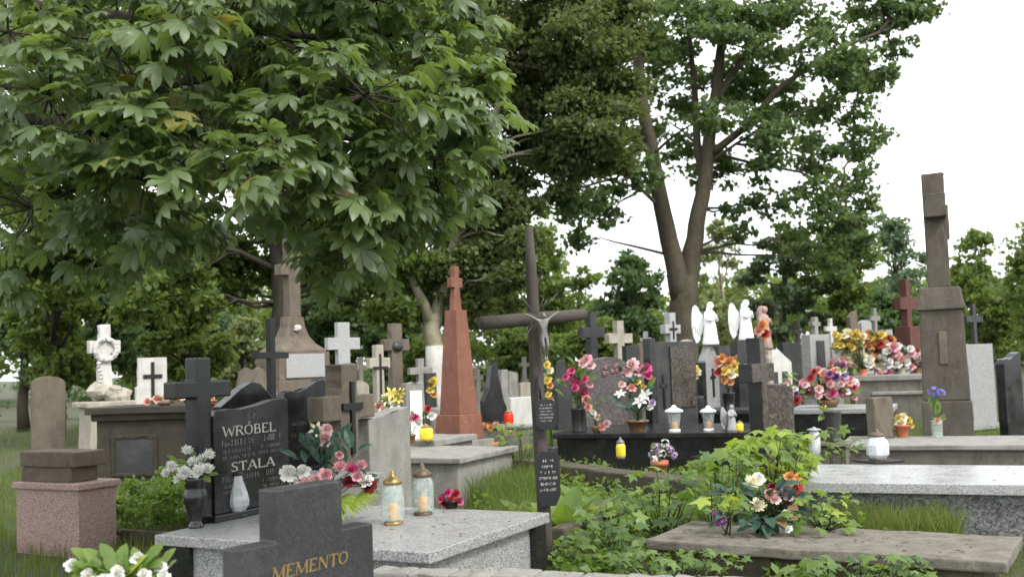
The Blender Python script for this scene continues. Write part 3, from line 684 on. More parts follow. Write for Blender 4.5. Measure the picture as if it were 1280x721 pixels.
def lettering(parent, text, s0, z0, h, mat, x, width=None, slant=0., name='lettering', loose=False):
    q = MB(); Q = []; cx = 0.
    def stroke(x0, y0, x1, y1, w):
        d = Vector((x1 - x0, y1 - y0)); d.normalize(); nn = Vector((-d.y, d.x)) * w / 2
        P = [(x0 - nn.x, y0 - nn.y), (x1 - nn.x, y1 - nn.y), (x1 + nn.x, y1 + nn.y), (x0 + nn.x, y0 + nn.y)]
        k = RND.uniform(0, .002)
        q.add([(x + k, a + slant * b, b) for a, b in P], [(0, 1, 2, 3)])
    for ch in text:
        base = {'Ó': 'O', 'Ś': 'S'}.get(ch, ch); w, st, sf = GL[base]
        for (a, b, c, d, e) in st: stroke(cx + a, b, cx + c, d, e)
        for (a, b) in sf: stroke(cx + a - .14, b + (.03 if b < .5 else -.03), cx + a + .14, b + (.03 if b < .5 else -.03), .06)
        if base == 'O':
            for k in range(14):
                a0, a1 = 2 * math.pi * k / 14, 2 * math.pi * (k + 1) / 14
                stroke(cx + .46 + .36 * math.cos(a0), .5 + .47 * math.sin(a0), cx + .46 + .36 * math.cos(a1), .5 + .47 * math.sin(a1), .15 if abs(math.cos((a0 + a1) / 2)) > .6 else .09)
        if ch in 'ÓŚ': stroke(cx + .42, 1.12, cx + .62, 1.32, .1)
        cx += w
        Q.append(q); q = MB()
    sx = (width / cx) if width else h
    for q in Q:
        for i, v in enumerate(q.v): q.v[i] = (v[0], s0 + v[1] * sx, z0 + v[2] * h)
        if q.v: q.build('letter', mat, parent)
def faint_line(parent, s0, s1, z, h, mat, x, seed, name='worn_inscription', gap=.12):
    """a row of worn, no longer readable characters"""
    q = MB(); r = random.Random(seed); a = s0
    while a < s1:
        w = h * r.uniform(.45, .75)
        if r.random() > gap:
            for _ in range(r.randint(2, 3)):
                if r.random() < .6: b = a + r.uniform(0, w * .8); c, d, e, f = b, z, b + h * .16, z + h
                else: b = z + r.uniform(0, h * .85); c, d, e, f = a, b, a + w * .8, b + h * .15
                k = x + r.uniform(0, .002); q.add([(k, c, d), (k, e, d), (k, e, f), (k, c, f)], [(0, 1, 2, 3)])
        a += w + h * .12
    o = q.build(name, mat, parent); o['kind'] = 'stuff'; return o

# ------------------------------------------------------------------ near left: the black granite grave
PB1 = onz(193, 668, .5); PC2 = onz(537, 690, .5)
dv = PC2 - PB1; WY = math.degrees(math.atan2(dv.y, dv.x)); WLEN = dv.length
ws = slab('grey granite grave slab with the black headstone, flowers and two glass lanterns on it', PB1, WLEN, 1.62, .5, GREY, GREY, .07, WY, .06)
MB().box(WLEN - .045, WLEN - .005, 1.40, 1.56, -.04, .428).build('corner_strip', BLACK, ws, .004)  # dark upright strip at the far corner of the end face
MB().box(.045, .30, .02, .058, -.04, .428).build('side_shade', BLACK, ws, .003)  # black sheet that stands in for the shaded side under the slab
hs = headstone('black granite headstone with wavy top lettered WRÓBEL and STALA', 262, 361, 499, 8.12, BLACK, .08, .5, WY, 'wave', plinth=.05, yref=570)
W_, H_ = hs['dims'][0], hs['dims'][1]; fx = .0425
lettering(hs, 'Ś.P.', -.07, H_ * .835, .038, LETTERG, fx, .13)
lettering(hs, 'WRÓBEL', -W_ * .40, H_ * .70, .075, LETTER, fx, W_ * .72)
faint_line(hs, -W_ * .41, -W_ * .03, H_ * .615, .046, LETTERG, fx, 3, 'given_name'); faint_line(hs, W_ * .1, W_ * .37, H_ * .625, .05, LETTERG, fx, 4, 'given_name')
for k, (a, b_, zz) in enumerate([(-.40, -.05, .555), (.1, .36, .565), (-.40, .02, .505), (.06, .42, .515)]): faint_line(hs, W_ * a, W_ * b_, H_ * zz, .026, LETTERG, fx, 10 + k)
lettering(hs, 'STALA', -W_ * .30, H_ * .395, .07, LETTER, fx, W_ * .60)
faint_line(hs, -W_ * .41, W_ * .06, H_ * .315, .044, LETTERG, fx, 5, 'given_name'); faint_line(hs, W_ * .17, W_ * .38, H_ * .32, .044, LETTERG, fx, 6, 'given_name')
for k, (a, b_, zz) in enumerate([(-.40, -.1, .26), (.12, .40, .265), (.1, .42, .215), (-.4, -.15, .215)]): faint_line(hs, W_ * a, W_ * b_, H_ * zz, .026, LETTERG, fx, 20 + k)
cross('black granite cross left of the WRÓBEL headstone', 207, 288, 447, 476, 497, 7.70, BLACK, .12, .145, .5, WY, .012, name='granite_cross')
# black headstones of the graves just behind
hb = headstone('black wavy headstone half hidden behind the WRÓBEL stone', 268, 346, 477, 9.6, BLACK, .10, 0, WY, 'wave2', yref=500)
hb2 = headstone('black wavy headstone behind the yellow lily', 346, 408, 474, 9.8, BLACK, .09, 0, WY, 'wave', yref=520)
for k in range(5): faint_line(hb2, -.2, .2, hb2['dims'][1] * (.72 - .07 * k), .03, LETTERG, .047, 40 + k)
cross('thin black iron cross in front of the brown monument', 316, 361, 398, 440, 448, 10.4, IRON, .06, .075, 0, WY, .004, name='iron_cross')
tag(MB().rock((0, 0, 0), .5, 5, 3, (1, 1, 1)).build('boulder', BROWN, None), 'rounded brown boulder stone behind the black wavy headstones', 'boulder')
o = bpy.data.objects['boulder']; p_ = gxy(322, 14.5); o.location = (p_.x, p_.y, .82); o.scale = (.62, .62, 1.75)

# ------------------------------------------------------------------ MEMENTO stone in front
my = -36.
mY = 4.55; mW = fitw(283, 474, mY, .16, my)
c = at(378, 690, mY); ms = thing('headstone', 'dark grey cross shaped stone with gold MEMENTO lettering, nearest the camera', 'headstone', (c.x, c.y, 0), my)
mz0 = zat(378, 668, mY); mtop = zat(378, 605, mY)
mp_ = cross_prof(mW, mtop, .40, .0, .0)
h = mW / 2; pw = .19
MB().prism([(-h, .12), (h, .12), (h, mz0), (pw, mz0), (pw, mtop), (-pw, mtop), (-pw, mz0), (-h, mz0)], -.055, .055).build('stone', DARK, ms, .008)
MB().box(-.12, .12, -h - .08, h + .08, -.05, .119).build('plinth', DARK, ms, .008)
lettering(ms, 'MEMENTO', -.225, mz0 - .150, .054, GOLD, .0572, .44, .10)
lettering(ms, 'M', -.02, mz0 - .24, .05, GOLD, .0572, .06)

# pale coping along the lower edge
k0 = onz(478, 706, .45); k1 = onz(962, 721, .45); dk = k1 - k0; ky = math.degrees(math.atan2(dk.y, dk.x))
kr = thing('low_wall', 'low wall of pale grey coping stones along the bottom edge', 'wall', (k0.x, k0.y, 0), ky)
nst = 9; ls = dk.length / nst
for i in range(nst):
    MB().box(i * ls + .004, (i + 1) * ls - .004, -.20, .0 + RND.uniform(-.004, .004), .30, .45 + RND.uniform(-.004, .004)).build('coping_stone', CONCG, kr, .012)
MB().box(0, dk.length, -.17, -.03, -.05, .299).build('wall_body', CONC, kr, .005)

# pink stone block at the left edge
p_ = onz(99, 694, 0); pr = thing('pedestal', 'pink granite pedestal with broken stone steps at the left edge', 'pedestal', (p_.x, p_.y, 0), WY)
zt = zat(120, 604, p_.y)
MB().box(-.85, 0, 0, .42, -.04, zt - .06).build('block', PINK, pr, .01); MB().box(-.88, .03, -.03, .45, zt - .059, zt).build('cap', PINK, pr, .01)
MB().box(-.85, -.16, .05, .35, zt + .001, zt + .14).build('upper_step', BROWN, pr, .01); MB().box(-.85, -.08, .03, .38, zt + .141, zt + .28).build('upper_block', BROWN, pr, .012)

# ------------------------------------------------------------------ old chest tomb and what stands round it
q0 = onz(112, 607, 0); tb = thing('chest_tomb', 'dark weathered chest tomb with recessed plaque and thick lid slab', 'tomb', (q0.x, q0.y, 0), -9.)
th_ = zat(170, 508, q0.y); tl = 1.72
MB().box(.08, tl - .05, .06, 1.0, -.05, th_ - .2).build('body', TOMB, tb, .012)
MB().box(.02, tl, 0, 1.06, th_ - .199, th_ - .1).build('moulding', TOMB, tb, .02); MB().box(-.04, tl + .06, -.06, 1.12, th_ - .099, th_).build('lid_slab', TOMB, tb, .012)
MB().box(.38, .98, .045, .07, .18, .66).build('plaque', DARK, tb, .006)
for a, b_, c_, d_ in ((.32, .38, .12, .72), (.98, 1.04, .12, .72)): MB().box(a, b_, .03, .07, c_, d_).build('plaque_frame', TOMB, tb, .004)
for c_, d_ in ((.12, .18), (.66, .72)): MB().box(.381, .979, .03, .07, c_, d_).build('plaque_frame', TOMB, tb, .004)
# flowered white cross on rock and pedestal
c = at(130, 450, 17.2); wc = thing('memorial_cross', 'white stone cross wound with a wreath on a rocky pedestal', 'memorial', (c.x, c.y, 0), -50)
zb = zat(130, 508, 17.2); zr = zat(130, 485, 17.2); zt = zat(130, 405, 17.2)
MB().box(-.32, .32, -.34, .34, -.05, zb, (.03,) * 4).build('pedestal', PALE, wc, .02); MB().box(-.38, .38, -.4, .4, zb + .001, zb + .09).build('cornice', PALE, wc, .02)
rk = MB()
for k in range(7): rk.rock((RND.uniform(-.14, .14), RND.uniform(-.2, .2), zb + .16 + .05 * (k % 3)), RND.uniform(.13, .2), k, 2)
rk.build('rocks', PALE, wc)
MB().prism(cross_prof(.50, zt - zr, .17, (zt - zr) * .55, (zt - zr) * .75, .03), -.08, .08).build('cross', WHITE, wc, .015, loc=(0, 0, zr - .01))
wr_ = MB()
for k in range(26):
    a = k / 26 * 2 * math.pi; wr_.rock((.1, .17 * math.cos(a), zr + (zt - zr) * .62 + .17 * math.sin(a) - .02), .055, k, 1)
for k in range(9): wr_.rock((.1, -.1 - .02 * math.sin(k), zr + (zt - zr) * .45 - .06 * k), .04, 50 + k, 1)
wr_.build('wreath', WHITE, wc)
# white stepped headstone with a black cross
h_ = thing('headstone', 'white stepped headstone with a slim black cross behind the chest tomb', 'headstone', gxy(190, 19.5), -62.)
W_ = 40 * mpp(19.5) / .97; H_ = zat(190, 447, 19.5)
MB().prism([(-W_ * .62, 0), (W_ * .62, 0), (W_ * .62, .55), (W_ * .48, .55), (W_ * .48, H_ * .72), (W_ * .42, H_ * .72), (W_ * .42, H_), (-W_ * .42, H_), (-W_ * .42, H_ * .72), (-W_ * .48, H_ * .72), (-W_ * .48, .55), (-W_ * .62, .55)], -.08, .08).build('stone', WHITE, h_, .01)
MB().prism([(y, z + H_ - .88) for y, z in cross_prof(.34, .80, .06, .5, .57)], .081, .10).build('cross', IRON, h_)

# ------------------------------------------------------------------ tall brown monument
Ym = 19.; c = at(366, 430, Ym); mo = thing('monument', 'tall brown stone monument with flared base, pale plaque and cross under the leaves', 'monument', (c.x, c.y, 0), -42)
def mz(y): return zat(362, y, Ym)
MB().box(-.42, .42, -.62, .62, -.05, mz(475)).build('base', BROWN, mo, .02)
MB().box(-.36, .36, -.55, .55, mz(475) + .001, mz(441)).build('die', BROWN, mo, .015)
z4, z3 = mz(441), mz(396)
fl = [(.52, 0), (.5, .08), (.36, .24), (.26, .45), (.2, .7), (.18, 1.)]
vs, fs = [], []
for r_, f_ in fl: vs += [(-r_ * .62, -r_, z4 + f_ * (z3 - z4)), (r_ * .62, -r_, z4 + f_ * (z3 - z4)), (r_ * .62, r_, z4 + f_ * (z3 - z4)), (-r_ * .62, r_, z4 + f_ * (z3 - z4))]
for i in range(len(fl) - 1):
    for k in range(4): fs.append((i * 4 + k, i * 4 + (k + 1) % 4, i * 4 + 4 + (k + 1) % 4, i * 4 + 4 + k))
fs += [(3, 2, 1, 0), tuple(range(len(vs) - 4, len(vs)))]
MB().add(vs, fs).build('flared_base', BROWN, mo, .008)
hh = mz(285) - z3
MB().prism(cross_prof(.60, hh, .25, hh * .46, hh * .58, .0), -.10, .10).build('cross', BROWN, mo, .012, loc=(0, 0, z3))
MB().box(.361, .385, -.42, .42, mz(472), mz(443)).build('plaque', PALEGREY, mo, .005)
MB().rock((.15, 0, z3 - .22), .075, 9, 2).build('ornament', WHITE, mo)

# ------------------------------------------------------------------ crosses in the middle left
cj = cross('brown granite cross shaped headstone with slim black cross on its face', 386, 469, 455, 494, 524, 9.6, BROWN, .18, .26, 0, WY, .012, name='headstone', cat='headstone', part='stone')
d_ = cj['dims']; MB().prism([(y + .02, z + d_[1] - .82) for y, z in cross_prof(.30, .66, .05, .40, .465)], .092, .118).build('applied_cross', IRON, cj, .003)
rg = headstone('rough grey granite headstone with slanted top beside the brown cross', 446, 513, 510, 10.2, CONCG, .16, 0, WY, 'slant', plinth=0, bevel=.015, yref=540)
wx = cross('pale grey stone cross with a small crucified figure, behind the brown headstone', 406, 450, 403, 422, 437, 13.5, PALEGREY, .10, .17, 0, -55, .008)
cross('cream stone cross with a slim black cross on it', 457, 488, 431, 447, 460, 15., PALE, .12, .13, 0, -52, .008)
ck = [o for o in COL.objects if o.get('label') == 'cream stone cross with a slim black cross on it'][0]
MB().prism([(y, z + ck['dims'][1] - .75) for y, z in cross_prof(.24, .62, .03, .40, .44)], .062, .075).build('applied_cross', IRON, ck)
cl_ = cross('brown grey stone cross with a dark round medallion', 475, 512, 404, 424, 438, 16.5, BROWN, .14, .19, 0, -52, .01, flare=.03)
MB().lathe([(.0, .0), (.075, .0), (.075, .03), (0, .031)], 16, squash=1.2).build('medallion', DARK, cl_, loc=(.071, 0, (cl_['dims'][2] + cl_['dims'][3]) / 2 - .03), rot=(0, rad(90), 0))
cross('small grey stone cross beside a dark tablet, right of the medallion cross', 509, 541, 448, 459, 468, 20., CONCG, .12, .13, 0, -55, .008)
headstone('dark tablet behind the white panel headstone', 530, 546, 466, 19., DARK, .1, 0, -55)
hw = headstone('grey headstone with a bright white panel and pink flower', 503, 531, 478, 14., CONCG, .1, 0, -50, yref=510)
MB().box(.051, .066, -hw['dims'][0] * .32, hw['dims'][0] * .32, hw['dims'][1] * .42, hw['dims'][1] * .92).build('panel', WSTAT, hw, .003)
cross('small pale stone cross far behind the brown headstone', 444, 458, 446, 456, 462, 24., PALE, .1, .1, 0, -60)
headstone('low pale headstone far behind the cream cross', 432, 462, 476, 22., PALE, .12, 0, -55, 'arch')

# grey concrete tombs by the obelisk
pc = onz(575, 572, .55); v_ = Vector((math.cos(rad(-25)), math.sin(rad(-25)), 0))
pa = pc - v_ * 1.9
slab('grey concrete tomb with pale lid, in front of the terracotta obelisk', pa, 1.9, 1.55, .55, CONCG, CONCG, .07, -25, .06)
pd = onz(520, 562, .60); pd = pd - v_ * 2.0
slab('pale concrete tomb with yellow lantern, left of the obelisk', pd + Vector((.5, .9, 0)), 1.6, 1.2, .62, CONCG, CONCG, .08, -25, .05)
# obelisk
Yo = 15.4; c = at(573, 500, Yo); ob = thing('obelisk', 'terracotta stone obelisk topped with a small cross', 'monument', (c.x, c.y, 0), -40)
def oz(y): return zat(573, y, Yo)
MB().box(-.36, .36, -.36, .36, -.05, oz(549)).build('foundation', CONCG, ob, .015)
MB().box(-.265, .265, -.265, .265, oz(549) + .001, oz(517), (.03,) * 4).build('pedestal', TERRA, ob, .015)
MB().box(-.20, .20, -.20, .20, oz(517) + .001, oz(388), (.085,) * 4).build('shaft', TERRA, ob, .01)
z3 = oz(388); H_ = oz(333) - z3
MB().prism(cross_prof(.235, H_, .135, H_ * .52, H_ * .74, .02, .10), -.05, .05).build('cross', TERRA, ob, .012, loc=(0, 0, z3 - .002))

# ------------------------------------------------------------------ the wooden crucifix
Yw = 8.1; wb0 = at(683, 716, Yw); wb0.z = 0.
wc = thing('wooden_cross', 'leaning dark wooden roadside cross with metal figure and two dark name plates', 'cross', (wb0.x, wb0.y, 0), 0.)
ptop, pbot = at(661, 284, Yw) - wb0, Vector((.008, 0, -.06))
def along(f, off=Vector((0, 0, 0))): return pbot.lerp(ptop, f) + off
P = [along(i / 8) for i in range(9)]
MB().tube(P, [.054, .054, .053, .054, .055, .052, .049, .044, .032], 10).build('post', WOOD, wc)
al, ar = at(601, 404, Yw - .22) - wb0, at(731, 393, Yw + .22) - wb0
MB().tube([al, al.lerp(ar, .33), al.lerp(ar, .66), ar], [.054, .055, .052, .045], 10).build('arm', WOOD, wc)
# figure: one skinned body
def corpus(parent, M_, mat, s):
    J = dict(pel=(0, 0, 0), wst=(0, 0, .13), che=(0, 0, .27), nek=(0, .0, .36), hed=(.02, -.02, .43), htp=(.03, -.035, .50), sl=(-.1, 0, .33), el=(-.25, .0, .43), hl=(-.40, .0, .50), sr=(.1, 0, .33), er=(.25, 0, .43), hr=(.40, 0, .50),
             kl=(-.05, -.05, -.22), al=(-.02, .01, -.44), fl=(-.02, -.04, -.52), kr=(.05, -.05, -.22), ar=(.02, .01, -.44), fr=(.02, -.04, -.52), hil=(-.05, 0, -.03), hir=(.05, 0, -.03))
    Rr = dict(pel=.085, wst=.07, che=.09, nek=.035, hed=.055, htp=.04, sl=.045, el=.03, hl=.024, sr=.045, er=.03, hr=.024, kl=.042, al=.026, fl=.022, kr=.042, ar=.026, fr=.022, hil=.06, hir=.06)
    E = [('pel', 'wst'), ('wst', 'che'), ('che', 'nek'), ('nek', 'hed'), ('hed', 'htp'), ('che', 'sl'), ('sl', 'el'), ('el', 'hl'), ('che', 'sr'), ('sr', 'er'), ('er', 'hr'), ('pel', 'hil'), ('hil', 'kl'), ('kl', 'al'), ('al', 'fl'), ('pel', 'hir'), ('hir', 'kr'), ('kr', 'ar'), ('ar', 'fr')]
    ks = list(J); me = bpy.data.meshes.new('figure'); me.from_pydata([Vector(J[k]) * s for k in ks], [(ks.index(a), ks.index(b)) for a, b in E], [])
    o = link('figure', me, parent); o.matrix_basis = M_
    o.modifiers.new('skin', 'SKIN'); sk = me.skin_vertices[0].data
    for i, k in enumerate(ks): sk[i].radius = (Rr[k] * s, Rr[k] * s * .9); sk[i].use_root = (k == 'pel')
    sb = o.modifiers.new('sub', 'SUBSURF'); sb.levels = 1; sb.render_levels = 2; me.materials.append(mat); return o
fd = Vector((.35, -.94, 0)).normalized()
fp = at(680, 420, Yw - .10) - wb0
corpus(wc, Matrix.Translation(fp) @ Matrix.Rotation(rad(20), 4, 'Z') @ Matrix.Rotation(rad(-3), 4, 'Y'), SILVER, .36)
cc = at(671, 396, Yw - .09) - wb0
for a in (44, 54, 66, 128, 224, 236):
    d = Vector((math.cos(rad(a)) * .9, .0, math.sin(rad(a)))); MB().tube([cc + d * .06, cc + d * (.16 + .05 * (a % 3))], [.003, .0015], 5).build('ray', SILVER, wc)
def plate(y0, y1, w, nm, seed):
    a, b_ = at(680 + (y0 - 500) * .03, y0, Yw - .10) - wb0, at(680 + (y1 - 500) * .03, y1, Yw - .10) - wb0
    h = (a - b_).length; pr = [(-w * .32, 0), (w * .32, 0), (w * .5, h * .18), (w * .5, h * .9), (w * .3, h), (-w * .3, h), (-w * .5, h * .9), (-w * .5, h * .18)]
    p = MB().prism(pr, -.006, .006).build(nm, PLATE, wc, .002, loc=b_ + Vector((.012, -.005, 0)), rot=(0, rad(2.5), rad(-78)))
    for k in range(6):
        ll = w * random.Random(seed + k).uniform(.26, .40); faint_line(p, -ll, ll * .9, h * (.80 - .105 * k), h * .05, LETTER, .0068, seed + k)
    return p
plate(499, 537, .16, 'name_plate', 80); plate(563, 632, .185, 'name_plate', 90)
MB().tube([at(672, 470, Yw - .07) - wb0, at(676, 500, Yw - .09) - wb0], .008, 5).build('bracket', IRON, wc)

# ------------------------------------------------------------------ centre: black granite double tomb
pb = onz(688, 542, .55); bt = slab('long polished black granite tomb with flower vases and lanterns on it', pb, 2.75, 1.9, .55, BLACK, BLACK, .07, -21, .07)
def onlid(x, y, z=.55):
    a = bt.rotation_euler.z; l = bt.location; return Vector((l.x + x * math.cos(a) - y * math.sin(a), l.y + x * math.sin(a) + y * math.cos(a), z))
hc = headstone('narrow dark curved headstone left of the magenta gladioli', 690, 715, 449, 15.9, DARK, .12, .55, -50, 'swoop', yref=490)
hm = headstone('mauve marble headstone with carved roses between two vases', 726, 792, 446, 16.6, MARBLE, .12, 0, -52, 'arch', yref=490)
rs = MB()
for k in range(9): rs.rock((.065, RND.uniform(-.2, .2), hm['dims'][1] - .22 + RND.uniform(-.06, .08)), .05, k, 1, (.4, 1, 1))
rs.build('carved_roses', plain('carved_rose_stone', (.15, .07, .07), .5), hm)['kind'] = 'stuff'
hd = headstone('dark granite headstone with upright black post and brown panel behind the lanterns', 812, 870, 427, 17.2, DARK, .10, 0, -50, plinth=.3, yref=460)
w2, h2 = hd['dims'][0], hd['dims'][1]
MB().box(-.05, .10, -w2 / 2 - .12, -w2 / 2 + .02, .31, h2 + .06).build('post', BLACK, hd, .006)
MB().box(.052, .075, -w2 * .12, w2 * .45, .75, h2 - .08).build('panel', MOTTLED, hd, .004)  # the panel's brown is a reflection painted into its colour
MB().prism([(y - w2 * .28, z + .75) for y, z in cross_prof(.16, .55, .05, .34, .40)], .052, .07).build('applied_cross', BLACK, hd)
cross('black granite cross far behind the magenta gladioli', 722, 756, 391, 409, 422, 21., BLACK, .16, .17, 0, -52, .008, name='granite_cross')
cross('pale cream stone cross beside the far black cross', 756, 791, 401, 417, 429, 23., PALE, .16, .2, 0, -56, .01)
cw = cross('whitish grey stone cross in front of the oak trunk', 825, 851, 391, 406, 417, 18.6, PALEGREY, .14, .15, 0, -52, .01, flare=.04)
MB().prism([(y, z + cw['dims'][2] - .1) for y, z in cross_prof(.2, .32, .03, .16, .2)], .071, .085).build('applied_cross', IRON, cw)
# second tier: dark slab behind with angels' headstones
pt = onz(800, 521, .62); slab('dark granite tomb behind the long black tomb, below the angels', pt + Vector((.25, .9, 0)), 2.1, 1.3, .66, DARK, BLACK, .07, -21, .06)
ha = headstone('grey gabled headstone carrying the left white angel', 873, 898, 427, 18.6, GREY, .16, 0, -50, 'gable', plinth=.35, yref=450)
MB().prism([(y, z + .85) for y, z in cross_prof(.13, .5, .04, .32, .37)], .081, .10).build('applied_cross', IRON, ha)
MB().box(-.08, .09, -ha['dims'][0] / 2 - .10, -ha['dims'][0] / 2 - .005, .351, ha['dims'][1] * .80).build('side_post', BLACK, ha, .004)
hk = headstone('black headstone carrying the right white angel, behind the mottled cross', 914, 946, 425, 18.6, BLACK, .16, 0, -50, 'flat', plinth=.35, yref=450)
headstone('dark grey low headstone between the two angel headstones', 893, 922, 432, 20., DARK, .12, 0, -50, yref=450)

def angel(label, px0, px1, yt, yb, Y, z0, yaw, mat=WSTAT, wings=True, name='angel_statue'):
    px = px0 * .42 + px1 * .58; c = at(px, (yt + yb) / 2, Y); s = zat(px, yt, Y) - z0
    r = thing(name, label, 'statue', (c.x, c.y, z0), yaw)
    rings = [(0, .20, .18), (.03, .205, .185), (.12, .185, .17), (.3, .16, .145), (.48, .145, .12), (.6, .15, .115), (.70, .16, .11), (.755, .15, .095), (.79, .09, .075), (.815, .05, .05), (.84, .06, .062), (.88, .078, .08), (.925, .08, .083), (.965, .06, .065), (.99, .025, .03)]
    mb = MB(); seg = 18; vs, fs = [], []
    for i, (z, rx, ry) in enumerate(rings):
        for k in range(seg):
            a = 2 * math.pi * k / seg; fold = 1 + (.07 * math.sin(a * 7 + z * 3) * max(0, .6 - z)) 
            vs.append((ry * math.cos(a) * fold * s + (.03 * s if .82 < z else 0), rx * math.sin(a) * fold * s, z * s))
    for i in range(len(rings) - 1):
        for k in range(seg): fs.append((i * seg + k, i * seg + (k + 1) % seg, (i + 1) * seg + (k + 1) % seg, (i + 1) * seg + k))
    fs += [tuple(range(seg - 1, -1, -1)), tuple(range((len(rings) - 1) * seg, len(rings) * seg))]
    mb.add(vs, fs, True)
    for sg in (-1, 1):
        mb.tube([(0, sg * .135 * s, .71 * s), (.06 * s, sg * .165 * s, .58 * s), (.14 * s, sg * .09 * s, .56 * s), (.175 * s, sg * .02 * s, .64 * s), (.18 * s, sg * .012 * s, .70 * s)], [.05 * s, .045 * s, .04 * s, .026 * s, .012 * s], 8)
    mb.build('body', mat, r)
    if wings:
        for sg in (-1, 1):
            pr = [(.04, .50), (.10, .30), (.20, .08), (.26, .04), (.33, .20), (.36, .45), (.35, .70), (.31, .88), (.26, .93), (.20, .88), (.14, .76), (.06, .68)]
            pr = [(sg * a * s, b * s) for a, b in pr]
            if sg < 0: pr = pr[::-1]
            q = MB().prism(pr, -.025 * s, .025 * s); w = q.build('wing', mat, r, .008, loc=(-.13 * s, 0, 0), rot=(0, 0, rad(sg * 22)))
            ft = MB()
            for k in range(5): ft.tube([(.03 * s, sg * (.12 + .045 * k) * s, (.72 + .03 * k) * s), (.03 * s, sg * (.17 + .04 * k) * s, (.12 + .06 * k) * s)], .012 * s, 5)
            ft.build('feathers', mat, w)
    else:
        mb2 = MB().lathe([(.165 * s, .02 * s), (.12 * s, .5 * s), (.115 * s, .75 * s), (.1 * s, .93 * s), (.04 * s, 1.0 * s)], 14); mb2.build('veil', mat, r, loc=(-.05 * s, 0, 0))
    return r
angel('white winged angel statue on the gabled grey headstone', 870, 900, 377, 432, 18.6, ha['dims'][1] - .055, -50)
angel('white winged angel statue above the mottled brown cross', 914, 945, 374, 428, 18.6, hk['dims'][1], -46)
pc_ = headstone('tall narrow pale headstone under the pink statue', 944, 966, 436, 21., PALE, .3, 0, -50, plinth=.3, yref=460)
angel('pale pink veiled statue with orange flowers, right of the angels', 942, 964, 382, 436, 21., pc_['dims'][1], -50, PINKST, False, 'madonna_statue')

# polished black cross, brown reflection painted on its front
Yc = 11.; c = at(946, 465, Yc); mc = thing('granite_cross', 'polished mottled brown cross with black sides among the green plants', 'cross', (c.x, c.y, 0), -30)
H_ = zat(946, 422, Yc); a1, a0 = zat(946, 454, Yc), zat(946, 477, Yc)
MB().prism(cross_prof(.78, H_, .17, a0, a1), -.075, .06).build('body', BLACK, mc, .006)
MB().prism(cross_prof(.775, H_ - .004, .165, a0 + .003, a1 - .003), .0605, .075).build('face_reflection', MOTTLED, mc, .003)  # brown reflection of the polished front face, put into the colour
hq = thing('headstone', 'wide mottled brown headstone just right of the black sided cross', 'headstone', (at(968, 500, 11.2).x, 11.35, 0), -62)
hz_ = zat(966, 480, 11.3); MB().prism([(-.24, 0), (.24, 0), (.24, hz_ - .05), (.12, hz_), (-.24, hz_)], -.09, .09).build('stone', MOTTLED, hq, .008)
MB().box(-.14, .14, -.3, .3, -.05, .15).build('plinth', DARK, hq, .008)

# ------------------------------------------------------------------ old kerbs with plants in the middle
pk = onz(640, 574, .34); dk_ = onz(862, 597, .34) - pk
kk = thing('stone_kerb', 'mossy old stone beam carrying the small yellow lantern', 'kerb', (pk.x, pk.y, 0), math.degrees(math.atan2(dk_.y, dk_.x)))
for i, (a, b_) in enumerate(((0, .95), (.96, 1.7), (1.71, dk_.length))): MB().box(a, b_, .0, .30, -.05, .34 - .012 * i).build('beam_stone', MOSSY, kk, .025)
pf = onz(706, 660, .24); fr = thing('grave_kerb', 'low mossy kerb frame of a plant filled grave beside the wooden cross', 'kerb', (pf.x, pf.y, 0), -25)
MB().box(-.14, 0, 0, 1.75, -.05, .24).build('end_stone', MOSSY, fr, .02)
MB().box(-1.1, -.141, 0, .14, -.05, .22).build('side_stone', MOSSY, fr, .02)
MB().box(-1.1, -.141, 1.6, 1.75, -.05, .22).build('side_stone', MOSSY, fr, .02)

# ------------------------------------------------------------------ right side
pr_ = onz(988, 602, .5); rs_ = slab('speckled grey granite grave slab carrying the white lantern on a dark plate', pr_, 2.7, 1.45, .5, POLISH, GREYROUGH, .085, -23, .06)
p2 = onz(1048, 556, .5); slab('pale concrete tomb with the terracotta flower pot', p2, 2.9, 1.3, .5, CONCG, CONC, .06, -23, .05)
p3 = onz(984, 512, .58); slab('dark granite tomb with pale rim under the pink bouquet', p3, 1.75, 1.6, .58, GREY, BLACK, .08, -23, .05)
p4 = onz(1090, 490, .62); slab('pale concrete tomb between the pink bouquet and the weathered pillar', p4, 2.4, 1.6, .62, CONCG, CONC, .07, -23, .05)
Y5 = 24.; c = gxy(1066, Y5); z5 = zat(1066, 470, Y5)
fg = slab('raised pale tomb heaped with bright flowers', c, 1.9, 1.5, z5, CONCG, CONC, .12, -18, .06)
hbn = headstone('small brown headstone behind the white square lantern', 1084, 1116, 496, 12.9, BROWN, .12, .5, -55, 'flat', plinth=0, bevel=.01, yref=520)
# tall weathered pillar with cross
Yp = 14.; c = at(1178, 420, Yp); pl = thing('pillar_cross', 'tall weathered stone pillar topped by a cross at the right edge', 'monument', (c.x, c.y, 0), -22)
def pz(y): return zat(1170, y, Yp)
MB().box(-.31, .31, -.31, .31, -.05, pz(500)).build('foundation', PILLAR, pl, .02)
MB().box(-.29, .29, -.29, .29, pz(500) + .001, pz(388), (.02,) * 4).build('pedestal', PILLAR, pl, .02)
MB().box(-.31, .31, -.31, .31, pz(388) + .001, pz(360), (.07,) * 4).build('capital', PILLAR, pl, .02)
zc = pz(360); Hc = pz(218) - zc
MB().prism(cross_prof(.80, Hc, .36, Hc * .60, Hc * .80, .0, .31), -.14, .14).build('cross', PILLAR, pl, .015, loc=(0, 0, zc - .002))
MB().box(.141, .17, -.09, .09, Hc * .42, Hc * .72).build('niche_relief', BROWN, pl, .01, loc=(0, 0, zc))
